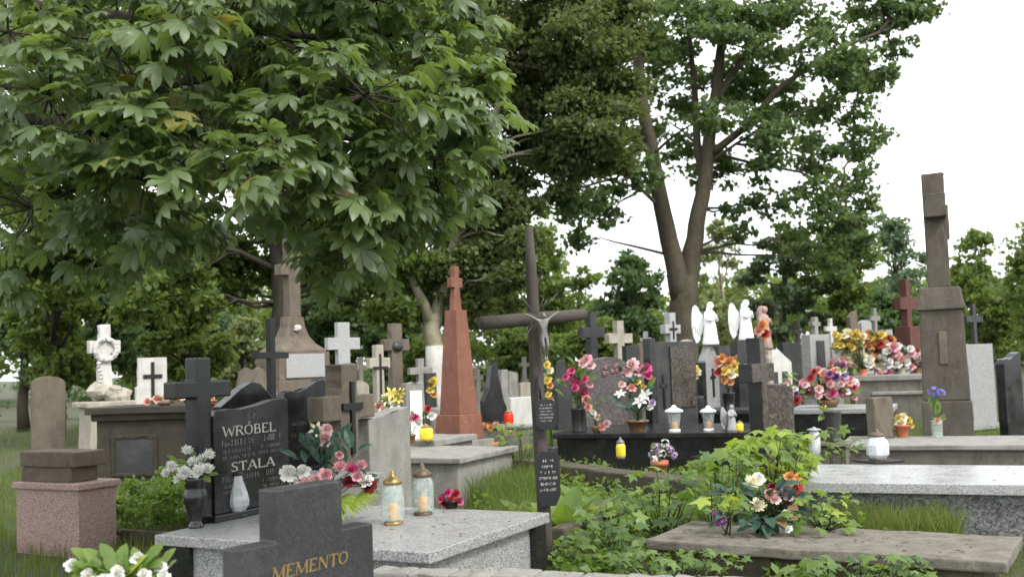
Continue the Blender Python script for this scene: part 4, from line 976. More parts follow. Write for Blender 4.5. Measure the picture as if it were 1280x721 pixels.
MB().box(-.05, .05, -.302, -.27, pz(455), pz(415)).build('niche', BROWN, pl, .005)
rc = cross('red brown stone cross on a block left of the weathered pillar', 1118, 1146, 349, 372, 387, 28., REDBR, .2, .22, 0, -50, .01, flare=.05)
MB().box(-.26, .26, -.3, .3, 0, zat(1132, 408, 28.), (.04,) * 4).build('pedestal', REDBR, rc, .015)
rg_ = headstone('grey headstone with black panel and stone cross on top, above the pink bouquet', 1003, 1037, 418, 25., GREY, .25, 0, -50, plinth=.3, yref=440)
MB().box(.126, .14, -.17, .17, .7, rg_['dims'][1] - .15).build('panel', BLACK, rg_, .003)
MB().prism([(y, z + rg_['dims'][1]) for y, z in cross_prof(.34, .42, .14, .2, .3)], -.06, .06).build('cross', CONCG, rg_, .01)
hv = headstone('white house shaped headstone with two dark panels', 951, 989, 437, 24., WHITE, .2, 0, -58, 'gable', plinth=.25, yref=455)
for sg in (-1, 1): MB().box(.101, .115, sg * .16 - .09, sg * .16 + .09, .75, 1.15).build('panel', DARK, hv, .003)
F_ = [('pale stone cross', 606, 614, 468, 473, 477, 26, PALE), ]
small = [  # far graves: label, pxl, pxr, ytop, Y, style, mat
    ('headstone', 'grey arched headstone far behind the black curved stone', 632, 648, 464, 24., 'arch', CONCG),
    ('headstone', 'pale low headstone right of the grey arched one', 647, 664, 478, 26., 'flat', PALE),
    ('headstone', 'white low tomb front by the wooden cross post', 634, 668, 496, 20., 'flat', WHITE),
    ('headstone', 'dark headstone behind the mauve marble one', 778, 800, 432, 22., 'flat', DARK),
    ('headstone', 'grey brown slanted headstone with white top, left of the flower heap', 1058, 1072, 388, 27., 'slant', BROWN),
    ('headstone', 'tall pale headstone behind the flower heap', 1073, 1090, 400, 28., 'arch', PALEGREY),
    ('headstone', 'small grey headstone right of the black panel stone', 1036, 1052, 432, 27., 'flat', CONCG),
    ('headstone', 'dark low headstone behind the white house shaped one', 975, 1000, 428, 28., 'flat', DARK),
    ('headstone', 'pale grey headstone beside the red brown cross', 1098, 1116, 412, 29., 'flat', PALEGREY),
    ('headstone', 'brown arched headstone far left of the angels', 795, 812, 428, 27., 'arch', BROWN),
    ('headstone', 'pale headstone behind the whitish grey cross', 850, 868, 424, 24., 'arch', PALE),
    ('headstone', 'grey headstone just beyond the weathered pillar', 1200, 1240, 430, 20., 'flat', GREY),
    ('headstone', 'black headstone at the far right', 1246, 1275, 440, 16., 'wave', BLACK),
    ('headstone', 'brown headstone at the far left under the trees', 40, 80, 470, 18., 'arch', BROWN)]
for nm, lb_, a, b_, yt, Y, st, mt in small: headstone(lb_, a, b_, yt, Y, mt, .14, 0, -56, st, nm, yref=yt + 20)
smallc = [('small pale cross far behind the black headstone with red lantern', 590, 604, 462, 470, 475, 28., PALE), ('thin grey cross far behind the wooden crucifix', 648, 662, 446, 454, 458, 30., CONCG),
          ('small white cross between the pale cream cross and the oak', 800, 815, 414, 422, 427, 30., WHITE), ('white stone cross far behind the pink bouquet', 1030, 1046, 398, 408, 414, 32., WHITE),
          ('grey stone cross above the flower heap', 1086, 1100, 385, 395, 401, 32., CONCG), ('brown wooden grave cross behind the white house headstone', 990, 1004, 402, 412, 417, 30., WOOD),
          ('dark cross far right behind the weathered pillar', 1205, 1228, 380, 395, 403, 26., DARK)]
for lb_, a, b_, yt, y1, y0, Y, mt in smallc: cross(lb_, a, b_, yt, y1, y0, Y, mt, .1, .12, 0, -58)
# black curved headstone with red lantern
hr_ = headstone('black swooping headstone with worn lettering beside the obelisk', 600, 633, 452, 16.5, BLACK, .12, 0, -52, 'swoop', yref=495)
for k in range(4): faint_line(hr_, -.18, .16, .62 - .1 * k, .05, LETTERG, .062, 120 + k)
headstone('grey headstone half hidden behind the black swooping stone', 622, 636, 462, 18.5, CONCG, .12, 0, -52, yref=490)
# worn slab in the lower right
ps = onz(806, 674, .30); sl = thing('grave_slab', 'worn pale stone slab overgrown with weeds at lower right', 'grave', (ps.x, ps.y, 0), -31)
sm = MB(); nx = 16
pts = [(2.35 * i / nx, RND.uniform(-.015, .015)) for i in range(nx + 1)] + [(2.35 - 2.35 * i / nx, .95 + RND.uniform(-.015, .015)) for i in range(nx + 1)]
sm.prism_up(pts, .23, .30).build('top_slab', CONC, sl, .012)
MB().box(.06, 2.2, .05, .9, -.05, .229).build('base', MOSSY, sl, .02)

# ------------------------------------------------------------------ vases, lanterns and flowers
def petal(mb, ang, tilt, ln, w0, w1, w2, curl, r0=.05):
    """one petal of two quads; tilt from the flower's axis"""
    d = Vector((math.cos(ang), math.sin(ang), 0)); s = Vector((-math.sin(ang), math.cos(ang), 0)); up = Vector((0, 0, 1))
    def pt(t, w, c):
        a = tilt + c * t; return d * (r0 + ln * t * math.sin(a)) + up * (ln * t * math.cos(a)), w
    A = [pt(0, w0, curl), pt(.6, w1, curl), pt(1., w2, curl)]
    vs = []
    for p, w in A: vs += [p - s * w, p + s * w]
    mb.add(vs, [(0, 1, 3, 2), (2, 3, 5, 4)])
BM = {}
def bloom_mesh(kind, col, var=0):
    key = (kind, col, var)
    if key in BM: return BM[key]
    r = random.Random(hash(kind) % 1 + var * 7 + len(col)); mb = MB(); T = 2 * math.pi
    if kind == 'rose':
        for n, ti, ln, w in ((6, 78, 1.0, .42), (5, 52, .92, .40), (5, 28, .85, .34), (3, 10, .75, .26)):
            o = r.random() * 6
            for k in range(n): petal(mb, o + T * k / n + r.uniform(-.15, .15), rad(ti), ln * r.uniform(.9, 1.1), .12, w, w * .7, rad(-18 if ti < 60 else 14))
    elif kind == 'mum':
        for n, ti, ln in ((14, 84, 1.), (12, 62, .92), (10, 38, .8), (7, 14, .7)):
            o = r.random() * 6
            for k in range(n): petal(mb, o + T * k / n + r.uniform(-.1, .1), rad(ti + r.uniform(-6, 6)), ln * r.uniform(.88, 1.08), .07, .14, .08, rad(-20))
    elif kind == 'lily':
        for n, ti, ln in ((3, 50, 1.2), (3, 58, 1.15)):
            o = 0 if ti == 50 else T / 6
            for k in range(n): petal(mb, o + T * k / n, rad(ti - 20), ln * r.uniform(.95, 1.05), .08, .26, .06, rad(40))
        for k in range(5): petal(mb, T * k / 5, rad(16), .75, .02, .02, .04, 0)
    elif kind == 'cluster':
        for k in range(15):
            z = r.uniform(-.2, 1); a = r.random() * T; q = math.sqrt(max(0, 1 - z * z)) * .75
            c = Vector((q * math.cos(a), q * math.sin(a), z * .7)); o2 = r.random() * 6; m2 = MB()
            for j in range(5): petal(m2, o2 + T * j / 5, rad(66), .34, .05, .15, .09, 0, .02)
            nz = c.normalized() if c.length > .05 else Vector((0, 0, 1)); qd = nz.to_track_quat('Z', 'Y')
            mb.add([qd @ Vector(v) + c for v in m2.v], m2.f)
    me = mb.mesh('bloom', PET[col]); BM[key] = me; return me
def simple_leaf(mat, key, curve=.25, width=.22):
    k2 = ('leaf', key, mat.name)
    if k2 in BM: return BM[k2]
    vs = []; 
    for t, w in ((0, .02), (.3, .8), (.6, 1.), (.85, .6), (1, .02)):
        z = -curve * t * t; vs += [(t, -w * width, z + .06 * w), (t, 0, z), (t, w * width, z + .06 * w)]
    fs = []
    for i in range(4): fs += [(i * 3, i * 3 + 1, i * 3 + 4, i * 3 + 3), (i * 3 + 1, i * 3 + 2, i * 3 + 5, i * 3 + 4)]
    me = MB().add(vs, fs).mesh('leaf', mat); BM[k2] = me; return me
def frond_mesh(mat):
    k2 = ('frond', mat.name)
    if k2 in BM: return BM[k2]
    mb = MB()
    for i in range(17):
        a = rad(-80 + 10 * i); l = 1 - .25 * abs(i - 8) / 8; d = Vector((math.cos(a), math.sin(a), 0)); s = Vector((-d.y, d.x, 0)) * .05
        p1 = d * l * .55 + Vector((0, 0, .04)); p2 = d * l + Vector((0, 0, -.22))
        mb.add([s * .3, -s * .3, p1 - s, p1 + s, p2], [(0, 1, 2, 3), (3, 2, 4)])
    me = mb.mesh('frond', mat); BM[k2] = me; return me
CAMP = Vector((0, 0, EYE))
def dress(t, blooms, Yb, leaves=(), root=None, nleaf=0, lmat=L_WEEDD, lsize=.09, lbox=None, stem=True):
    """blooms: (px, py, dy, colour, kind, radius m); leaves: (px, py, dy, size m, material, 'leaf'|'frond')"""
    o = Vector(t.location); root = Vector(root) if root is not None else Vector((0, 0, 0)); st = MB()
    pts = []
    for b_ in blooms:
        px, py, dy, col, kind, r = b_; p = at(px, py, Yb + dy) - o
        face = ((CAMP - (p + o)).normalized() * .75 + Vector((RND.uniform(-.5, .5), 0, RND.uniform(.35, .9)))).normalized()
        ob = link('bloom', bloom_mesh(kind, col, RND.randrange(3)), t); q = face.to_track_quat('Z', 'Y')
        ob.matrix_basis = Matrix.Translation(p - face * r * .4) @ q.to_matrix().to_4x4() @ Matrix.Rotation(RND.random() * 6, 4, 'Z') @ Matrix.Scale(r, 4)
        pts.append(p)
        if stem: st.tube([root + Vector((RND.uniform(-.02, .02), RND.uniform(-.02, .02), -.02)), root.lerp(p, .55) + Vector((0, .02, .04)), p - face * r * .35], [.004, .004, .003], 4)
    if stem and blooms: st.build('stems', L_WEEDD, t)
    for lf in leaves:
        px, py, dy, s, mt, kd = lf; p = at(px, py, Yb + dy) - o; d = (p - root); d = d.normalized() if d.length > 1e-3 else Vector((0, -.3, 1))
        d = (d + Vector((RND.uniform(-.4, .4), RND.uniform(-.8, .1), RND.uniform(-.3, .2)))).normalized()
        z = Vector((RND.uniform(-.3, .3), -.7, .9)); z = (z - d * z.dot(d)).normalized(); y = z.cross(d)
        ob = link(kd, frond_mesh(mt) if kd == 'frond' else simple_leaf(mt, RND.randrange(2), RND.choice((.15, .35)), .24), t)
        ob.matrix_basis = Matrix.Translation(p - d * s * .5) @ Matrix((d, y, z)).transposed().to_4x4() @ Matrix.Scale(s, 4)
    if nleaf:
        lo, hi = lbox if lbox else ((min(p.x for p in pts), min(p.y for p in pts), min(p.z for p in pts)), (max(p.x for p in pts), max(p.y for p in pts), max(p.z for p in pts)))
        for k in range(nleaf):
            p = Vector([RND.uniform(lo[i], hi[i]) for i in range(3)]) + Vector((0, .03, -.02)); d = p - root; d = d.normalized() if d.length > .01 else Vector((1, 0, 0))
            d = (d + Vector((RND.uniform(-.7, .7), RND.uniform(-.7, .5), RND.uniform(-.4, .4)))).normalized()
            z = Vector((RND.uniform(-.5, .5), -.6, 1)); z = (z - d * z.dot(d)).normalized(); y = z.cross(d)
            ob = link('leaf', simple_leaf(lmat, k % 2, .3, .26), t)
            ob.matrix_basis = Matrix.Translation(p - d * lsize * .5) @ Matrix((d, y, z)).transposed().to_4x4() @ Matrix.Scale(lsize * RND.uniform(.7, 1.3), 4)
VASES = {'urn': [(.62, 0), (.66, .04), (.5, .09), (.42, .14), (.7, .3), (.98, .5), (1., .62), (.86, .72), (.8, .76), (.9, .8), (.86, .9), (.98, 1.)],
         'cyl': [(.85, 0), (.9, .03), (.8, .08), (.85, .5), (.95, .95), (1, 1)], 'pot': [(.7, 0), (.95, .82), (1.08, .83), (1.1, 1.)],
         'bowl': [(.6, 0), (.9, .4), (1., .8), (.95, 1)]}
def vase(t, kind, h, r, mat, seg=18):
    pr = [(a * r, z * h) for a, z in VASES[kind]] + [(.8 * r, h * .96), (.75 * r, h * .8)]
    return MB().lathe(pr, seg).build('vase' if kind in ('urn', 'cyl') else kind, mat, t)
def flowers(label, base, h, r, kind, mat, Yb, blooms, leaves=(), nleaf=0, lmat=L_WEEDD, lsize=.09, name='flower_vase', cat='flowers', group=None, lbox=None):
    t = thing(name, label, cat, base, 0, group); vase(t, kind, h, r, mat)
    dress(t, blooms, Yb, leaves, (0, 0, h * .95), nleaf, lmat, lsize, lbox); return t
GP = {'drop': [(.55, 0), (.62, .06), (.95, .22), (1., .36), (.86, .55), (.62, .78), (.5, .9), (.45, 1)], 'jar': [(.85, 0), (.95, .05), (1, .2), (1, .75), (.92, .88), (.7, 1)],
      'cup': [(.6, 0), (.68, .1), (.85, .5), (1., 1.)], 'square': [(.72, 0), (1.0, .16), (1.04, .6), (.85, .85), (.55, 1.)]}
def lantern(label, base, h, r, glass, wax, lidmat, kind='jar', lid=.22, seg=14, group=None, plate=None, lidr=.75, name='grave_lantern', yaw=0):
    t = thing(name, label, 'lantern', base, yaw, group); b0 = 0.
    if plate: MB().box(-plate, plate, -plate, plate, 0, .018).build('plate', IRON, t, .003); b0 = .018
    bh = h * .07; gh = h * (1 - lid) - bh
    MB().lathe([(r * .8, b0), (r * .85, b0 + bh * .5), (r * .7, b0 + bh)], seg).build('foot', lidmat, t)
    MB().lathe([(a * r, b0 + bh + z * gh) for a, z in GP[kind]], seg, smooth=seg > 8).build('glass', glass, t)
    z1 = b0 + bh + gh; q = r * lidr; l = h * lid
    MB().lathe([(q, z1 + .001), (q * 1.15, z1 + l * .12), (q * 1.05, z1 + l * .3), (q * .6, z1 + l * .55), (q * .3, z1 + l * .65), (q * .34, z1 + l * .8), (q * .12, z1 + l)], seg).build('lid', lidmat, t)
    MB().lathe([(r * .42, b0 + bh + .002), (r * .44, b0 + bh + gh * .42), (r * .1, b0 + bh + gh * .46)], 12).build('candle', wax, t)
    return t
W = 'white'
# on the black headstone's slab
p_ = onz(245, 659, .5); Yv = p_.y
flowers('black urn vase with white flowers beside the black granite cross', p_, .37, .085, 'urn', BLACK, Yv,
        [(215, 582, -.05, W, 'mum', .05), (207, 590, 0, W, 'mum', .04), (230, 590, -.08, W, 'mum', .06), (247, 588, -.08, W, 'mum', .065), (259, 585, -.03, W, 'mum', .055), (241, 576, 0, W, 'mum', .05), (262, 567, .03, W, 'mum', .045),
         (234, 562, .05, W, 'mum', .045), (252, 573, .04, W, 'mum', .045), (222, 598, -.04, W, 'mum', .04)], [(258, 598, -.08, .10, L_WEED, 'leaf'), (228, 604, -.08, .09, L_WEED, 'leaf'), (266, 592, -.03, .09, L_WEED, 'leaf')], 14, L_WEED, .08)
lantern('drop shaped frosted glass lantern before the WRÓBEL headstone', onz(296, 646, .5), .37, .098, GLASSW, WAXW, IRON, 'drop', .16, 8, lidr=.55)
p_ = onz(408, 652, .5)
ar = flowers('large arrangement of pink and white roses behind the MEMENTO stone', p_, .15, .15, 'bowl', BROWNPOT, p_.y,
        [(407, 546, .1, 'palepink', 'rose', .062), (410, 535, .12, 'palepink', 'rose', .05), (397, 536, .12, 'cream', 'lily', .06), (362, 589, -.05, W, 'rose', .07), (378, 587, -.02, W, 'rose', .06), (392, 598, -.1, 'palepink', 'rose', .05), (408, 592, -.12, 'pink', 'rose', .055),
         (425, 582, -.05, 'pink', 'mum', .055), (440, 585, -.05, 'magenta', 'mum', .05), (452, 580, 0, 'pink', 'mum', .05), (457, 598, -.08, W, 'rose', .055), (461, 606, -.08, 'darkred', 'rose', .055), (436, 600, -.1, 'darkred', 'rose', .05), (418, 612, -.15, 'palepink', 'rose', .045),
         (380, 600, -.08, 'palepink', 'rose', .04), (372, 606, -.1, 'cream', 'rose', .035), (447, 594, -.1, 'pink', 'rose', .04), (425, 567, .05, 'pink', 'rose', .035)],
        [(432, 632, -.16, .26, L_LIME, 'frond'), (458, 622, -.12, .20, L_LIME, 'frond'), (343, 618, -.1, .1, L_LIME, 'leaf'), (350, 612, -.05, .1, L_LIME, 'leaf'), (385, 556, .08, .13, L_TEAL, 'leaf'), (395, 568, .05, .14, L_TEAL, 'leaf'), (412, 565, .05, .13, L_TEAL, 'leaf'),
         (388, 532, .12, .1, L_WEED, 'leaf'), (400, 575, .02, .15, L_TEAL, 'leaf'), (420, 558, .08, .13, L_TEAL, 'leaf'), (404, 606, -.1, .12, L_TEAL, 'leaf')], 34, L_TEAL, .12)
lantern('clear glass lantern with bronze lid, left of the pair on the granite slab', onz(492, 655, .5), .37, .080, GLASS, WAXY, GOLDM, 'jar', .26)
lantern('clear glass lantern with brown lid, right of the pair on the granite slab', onz(529, 643, .5), .38, .084, GLASS, WAXY, BROWNLID, 'jar', .28)
p_ = onz(564, 635, .5); flowers('small red flower ball in a dark pot at the back of the granite slab', p_, .06, .06, 'pot', IRON, p_.y,
        [(552, 622, 0, 'magenta', 'rose', .035), (560, 614, 0, 'magenta', 'rose', .04), (570, 616, 0, 'red', 'rose', .04), (575, 625, 0, 'magenta', 'rose', .035), (563, 625, -.03, 'red', 'rose', .04), (556, 628, -.02, 'darkred', 'rose', .035)], (), 8, L_TEAL, .07, 'flower_pot')
# yellow lily on the black stone behind, and small lantern
p_ = gxy(392, 9.3); r_ = thing('grave_slab', 'narrow concrete grave in front of the black wavy headstone with the lily', 'grave', (p_.x - .3, p_.y - .1, 0), WY)
MB().box(-.35, .75, -.25, .45, -.05, .62).build('base', CONCG, r_, .01); MB().box(-.38, .78, -.28, .48, .621, .67).build('top_slab', GREY, r_, .008)
p_ = onz(384, 560, .67); flowers('yellow lily with white blooms against the black wavy headstone', p_, .2, .05, 'cyl', DARK, p_.y,
        [(386, 503, 0, 'yellow', 'lily', .075), (380, 494, .03, W, 'lily', .05), (392, 494, .03, W, 'lily', .05), (376, 500, .03, 'cream', 'lily', .04)], [(382, 530, -.02, .16, L_WEED, 'leaf'), (393, 527, 0, .15, L_WEED, 'leaf')], 5, L_WEED, .12)
lantern('small clear lantern standing before the black wavy headstone', onz(370, 562, .67), .24, .06, GLASSW, WAXW, SILVER, 'jar', .3)
p_ = at(195, 505, 15.); flowers('red and orange flowers lying on the old chest tomb', (p_.x, 15.35, th_ + .0), .06, .1, 'bowl', BROWNPOT, 15.35,
        [(196, 497, 0, 'salmon', 'rose', .07), (208, 494, 0, 'orange', 'rose', .07), (220, 496, 0, 'red', 'rose', .06), (184, 501, 0, 'salmon', 'rose', .06), (228, 495, 0, 'cream', 'rose', .06)], (), 10, L_WEEDD, .12, 'flower_bowl')
p_ = at(262, 494, 15.); flowers('single salmon rose pot right of the black cross top', (p_.x - .06, 15.4, th_), .05, .06, 'pot', POT, 15.4, [(262, 494, 0, 'salmon', 'rose', .09)], (), 3, L_WEEDD, .1, 'flower_pot')
# white flowers at the lower left corner, on a slab below the frame
ps_ = at(150, 716, 4.4); zz = ps_.z - .22
sl2 = slab('grey granite grave slab under the white roses in the lower left corner', (ps_.x - .9, ps_.y - .2), 1.6, .7, zz, GREY, GREY, .07, -25)
flowers('white roses with fresh green leaves in the lower left corner', (ps_.x, ps_.y, zz), .12, .09, 'bowl', BLACK, 4.4,
        [(110, 716, -.05, W, 'rose', .031), (148, 714, -.06, W, 'rose', .031), (172, 695, .02, W, 'rose', .03), (200, 706, 0, W, 'rose', .031), (203, 719, -.05, W, 'rose', .031), (128, 722, -.08, W, 'rose', .031), (90, 704, 0, W, 'rose', .031), (180, 716, -.08, W, 'rose', .03)],
        [(120, 698, 0, .13, L_WEED, 'leaf'), (135, 692, 0, .12, L_WEED, 'leaf'), (150, 698, .02, .13, L_WEED, 'leaf'), (190, 692, .02, .13, L_WEED, 'leaf'), (104, 694, .02, .12, L_WEED, 'leaf'), (165, 706, 0, .12, L_LIME, 'leaf'), (180, 702, 0, .12, L_WEED, 'leaf')], 46, L_WEED, .10, 'flower_bowl')
# middle left
p_ = onz(487, 520, 0)
fy = at(485, 505, 11.6); t_ = flowers('yellow and white lilies with pink blooms behind the rough grey headstone', (fy.x, 11.6, 0), .75, .07, 'cyl', CONCG, 11.6,
        [(490, 492, 0, 'yellow', 'lily', .08), (497, 498, 0, 'yellow', 'lily', .07), (483, 498, 0, 'cream', 'lily', .08), (474, 506, 0, 'salmon', 'rose', .05), (480, 510, -.03, 'palepink', 'rose', .05), (493, 506, 0, W, 'lily', .07), (500, 490, .03, 'yellow', 'lily', .06)], [(488, 512, 0, .16, L_WEED, 'leaf'), (482, 505, 0, .16, L_WEED, 'leaf')], 8, L_WEED, .13)
p_ = at(517, 523, 13.4); lid1 = .62
flowers('pink and white blooms before the white panel headstone', (p_.x, 13.0, .62), .12, .06, 'pot', BROWNPOT, 13.0, [(514, 522, 0, 'pink', 'rose', .06), (520, 520, 0, 'magenta', 'rose', .05), (524, 527, 0, W, 'rose', .06), (540, 518, 0, W, 'rose', .06), (535, 510, 0, 'red', 'rose', .05)], (), 8, L_WEEDD, .1, 'flower_pot')
p_ = onz(533, 551, .62); lantern('yellow lantern left of the terracotta obelisk', (p_.x, p_.y, .62), .22, .09, GLASSY, WAXYE, GOLDM, 'jar', .2)
fy = at(543, 500, 17); flowers('yellow blossoms on a stem right of the white panel headstone', (fy.x, 17., 0), .9, .08, 'cyl', CONCG, 17., [(541, 476, 0, 'yellow', 'rose', .09), (538, 486, 0, 'yellow', 'rose', .07), (543, 492, 0, 'orange', 'rose', .06)], (), 6, L_WEED, .14)
# by the obelisk
fy = at(612, 526, 15.6); flowers('orange marigolds at the foot of the black swooping headstone', (fy.x, 15.5, 0), .42, .12, 'pot', POT, 15.5, [(606, 531, 0, 'orange', 'mum', .06), (613, 534, -.05, 'orange', 'mum', .07), (620, 530, 0, 'salmon', 'mum', .06), (628, 536, 0, 'yellow', 'mum', .05), (640, 540, 0, 'yellow', 'mum', .05)], (), 8, L_WEED, .13, 'flower_pot')
c_ = at(636, 532, 15.9); lb2 = thing('grave_slab', 'low stone ledge carrying the red lantern', 'grave', (c_.x, c_.y, 0), -25); MB().box(-.4, .4, -.2, .2, -.05, .6).build('ledge', CONCG, lb2, .01)
MB().box(-.42, .42, -.22, .22, .601, .64).build('cover', GREY, lb2, .006)
lantern('red glass lantern right of the black swooping headstone', (c_.x, c_.y, .64), .24, .075, GLASSR, WAXR, GOLDM, 'jar', .22)
# wooden cross: yellow flowers hanging behind its post
fy = at(686, 470, 12.8); flowers('tall spray of yellow flowers behind the wooden cross post', (fy.x, 12.8, 0), .55, .08, 'cyl', DARK, 12.8,
        [(683, 455, 0, 'yellow', 'rose', .05), (687, 462, 0, 'cream', 'rose', .05), (684, 474, 0, 'yellow', 'rose', .055), (688, 480, 0, 'orange', 'rose', .05), (685, 492, 0, 'yellow', 'rose', .045), (688, 500, 0, 'salmon', 'rose', .045), (684, 510, 0, 'yellow', 'rose', .04)], (), 10, L_WEED, .1)
# on the black tomb
p_ = onlid(.33, .30); flowers('black vase of magenta gladioli on the long black tomb', p_, .34, .11, 'cyl', IRON, p_.y,
        [(708 + RND.uniform(-3, 24), y, RND.uniform(-.08, .08), 'magenta', 'rose', .06) for y in (462, 468, 473, 478, 482, 486, 490, 493, 470, 476, 484)] + [(733, 448, 0, 'pink', 'rose', .085), (728, 452, -.02, 'palepink', 'rose', .085), (739, 455, 0, 'palepink', 'rose', .07), (738, 480, 0, 'pink', 'rose', .05)],
        [(700, 490, 0, .2, L_WEED, 'leaf'), (702, 478, 0, .2, L_WEED, 'leaf'), (728, 468, 0, .2, L_WEEDD, 'leaf')], 8, L_WEEDD, .15)
p_ = onlid(.62, .25); flowers('low spray of salmon roses trailing beside the gladioli vase', p_, .09, .08, 'bowl', BROWNPOT, p_.y,
        [(732, 498, .05, 'salmon', 'rose', .07), (735, 508, 0, 'salmon', 'rose', .06), (747, 520, -.05, 'palepink', 'rose', .05), (752, 532, -.1, 'salmon', 'rose', .065), (758, 528, -.1, 'palepink', 'rose', .06), (742, 514, 0, W, 'rose', .05)], [(738, 520, 0, .13, L_WEED, 'leaf'), (745, 526, 0, .12, L_WEED, 'leaf'), (745, 510, 0, .12, L_WEEDD, 'leaf')], 9, L_WEEDD, .11, 'flower_bowl')
p_ = onlid(1.20, .32); flowers('round bouquet of pink roses and white lily in a brown pot', p_, .16, .15, 'pot', BROWNPOT, p_.y,
        [(789, 455, 0, 'palepink', 'rose', .10), (783, 462, 0, 'palepink', 'rose', .10), (797, 462, 0, 'pink', 'rose', .09), (808, 458, 0, 'magenta', 'rose', .085), (811, 468, 0, 'magenta', 'rose', .07), (777, 479, -.05, 'palepink', 'rose', .06), (790, 483, -.1, 'salmon', 'rose', .07), (797, 476, -.05, 'yellow', 'rose', .055),
         (793, 470, 0, 'cream', 'rose', .05), (800, 500, -.12, W, 'lily', .11), (806, 493, -.12, W, 'lily', .10), (775, 491, -.1, W, 'lily', .08), (816, 502, -.1, 'lilac', 'rose', .055), (812, 508, -.1, W, 'rose', .05), (804, 483, 0, 'yellow', 'rose', .05)],
        [(772, 498, -.1, .22, L_TEAL, 'leaf'), (780, 508, -.15, .22, L_TEAL, 'leaf'), (792, 508, -.15, .2, L_TEAL, 'leaf'), (814, 478, 0, .2, L_WEED, 'leaf')], 26, L_TEAL, .17, 'flower_pot')
lantern('lantern with white cap on the black tomb, left one', onlid(1.72, .35), .36, .10, GLASS, WAXY, WSTAT, 'cup', .28, lidr=1.15)
lantern('lantern with white cap on the black tomb, right one', onlid(2.18, .45), .34, .09, GLASS, WAXO, WSTAT, 'cup', .28, lidr=1.15)
# white angel shaped candle holder
p_ = onlid(2.52, .34); angel('small silvery angel candle holder at the right end of the black tomb', 914, 932, 505, 534, p_.y, .55, -60, PALEGREY, True, 'angel_figurine')
o = COL.objects['angel_figurine']; o.location = p_
p_ = onlid(2.66, .12); lantern('tiny yellow candle behind the black sided cross', p_, .15, .05, GLASSY, WAXYE, GOLDM, 'jar', .2)
fy = at(908, 470, 17.4); flowers('orange and yellow autumn bouquet between the angel headstones', (fy.x, 17.3, .66), .3, .11, 'cyl', BLACK, 17.3,
        [(897, 452, 0, 'salmon', 'rose', .09), (903, 446, 0, 'orange', 'rose', .09), (912, 450, 0, 'orange', 'rose', .10), (919, 455, 0, 'yellow', 'rose', .09), (898, 464, 0, 'red', 'rose', .08), (906, 462, -.05, 'yellow', 'rose', .09), (915, 466, -.05, 'cream', 'rose', .09), (922, 464, 0, 'yellow', 'rose', .08), (905, 474, -.05, 'orange', 'rose', .07), (913, 476, -.05, 'orange', 'rose', .07)], (), 12, L_DRY, .16)
fy = at(870, 460, 18); flowers('yellow blossoms beside the left angel headstone', (fy.x, 17.9, 0), .9, .09, 'cyl', DARK, 17.9, [(868, 460, 0, 'yellow', 'rose', .08), (871, 465, 0, 'cream', 'rose', .07), (869, 470, 0, 'yellow', 'rose', .06)], (), 5, L_WEED, .14)
fy = at(950, 415, 20.6); flowers('orange flowers at the breast of the pale pink statue', (fy.x + .12, 20.5, 0), 1.55, .07, 'cyl', PALE, 20.5, [(953, 405, -.2, 'orange', 'rose', .11), (948, 412, -.2, 'salmon', 'rose', .11), (957, 416, -.2, 'red', 'rose', .1), (952, 424, -.2, 'orange', 'rose', .09)], (), 6, L_DRY, .15)
# kerb lantern and lilac flowers
p_ = onz(777, 573, .33); lantern('small yellow candle lantern on the mossy stone beam', (p_.x, p_.y + .06, .328), .27, .062, GLASSY, WAXYE, SILVER, 'jar', .3)
p_ = onz(828, 580, .32); flowers('lilac flower ball rising from the weeds beside the mossy beam', (p_.x, p_.y + .25, 0), .34, .10, 'pot', POT, p_.y + .2,
        [(815, 566, 0, 'lilac', 'cluster', .06), (822, 557, 0, 'lilac', 'cluster', .06), (830, 553, 0, W, 'cluster', .06), (838, 560, 0, 'lilac', 'cluster', .06), (828, 565, -.04, W, 'cluster', .055), (842, 568, 0, 'lilac', 'cluster', .05), (818, 572, -.05, W, 'cluster', .05)], (), 10, L_WEED, .1, 'flower_pot')
# right side
p_ = onz(1098, 577, .5); t_ = lantern('white faceted glass lantern with brown lid on a dark square plate', (p_.x, p_.y, .5), .30, .105, GLASSW, WAXW, BROWNLID, 'square', .24, 8, plate=.17, lidr=.62, yaw=20)
p_ = onz(1019, 569, .5); lantern('white cylindrical lantern at the left end of the speckled slab', (p_.x, p_.y, .5), .30, .062, GLASSW, WAXW, PALEGREY, 'jar', .12, lidr=1.1)
p_ = onz(1036, 545, .5)
q_ = gxy(1036, 11.6); r_ = thing('pedestal', 'small concrete block under the dark vase', 'pedestal', q_, -25); MB().box(-.16, .16, -.16, .16, -.05, .55, (.02,) * 4).build('block', CONC, r_, .01); MB().box(-.18, .18, -.18, .18, .551, .59).build('cap', CONC, r_, .006)
flowers('dark stone vase with a thin green shoot', (q_.x, q_.y, .59), .34, .10, 'cyl', DARK, q_.y, [(1030, 508, 0, 'yellow', 'cluster', .03)], [(1028, 520, 0, .16, L_WEED, 'leaf'), (1032, 512, 0, .16, L_WEED, 'leaf'), (1040, 518, 0, .14, L_WEED, 'leaf')], 3, L_WEED, .12)
p_ = onz(1128, 546, .5); flowers('yellow primroses in a terracotta pot', (p_.x, p_.y, .5), .155, .09, 'pot', POT, p_.y,
        [(1118, 526, 0, 'cream', 'rose', .05), (1123, 521, 0, 'yellow', 'rose', .05), (1130, 519, 0, 'cream', 'rose', .055), (1136, 524, 0, 'yellow', 'rose', .05), (1127, 527, -.05, 'cream', 'rose', .055), (1139, 530, 0, 'yellow', 'rose', .045), (1116, 532, 0, 'cream', 'rose', .04)], (), 16, L_WEED, .09, 'flower_pot')
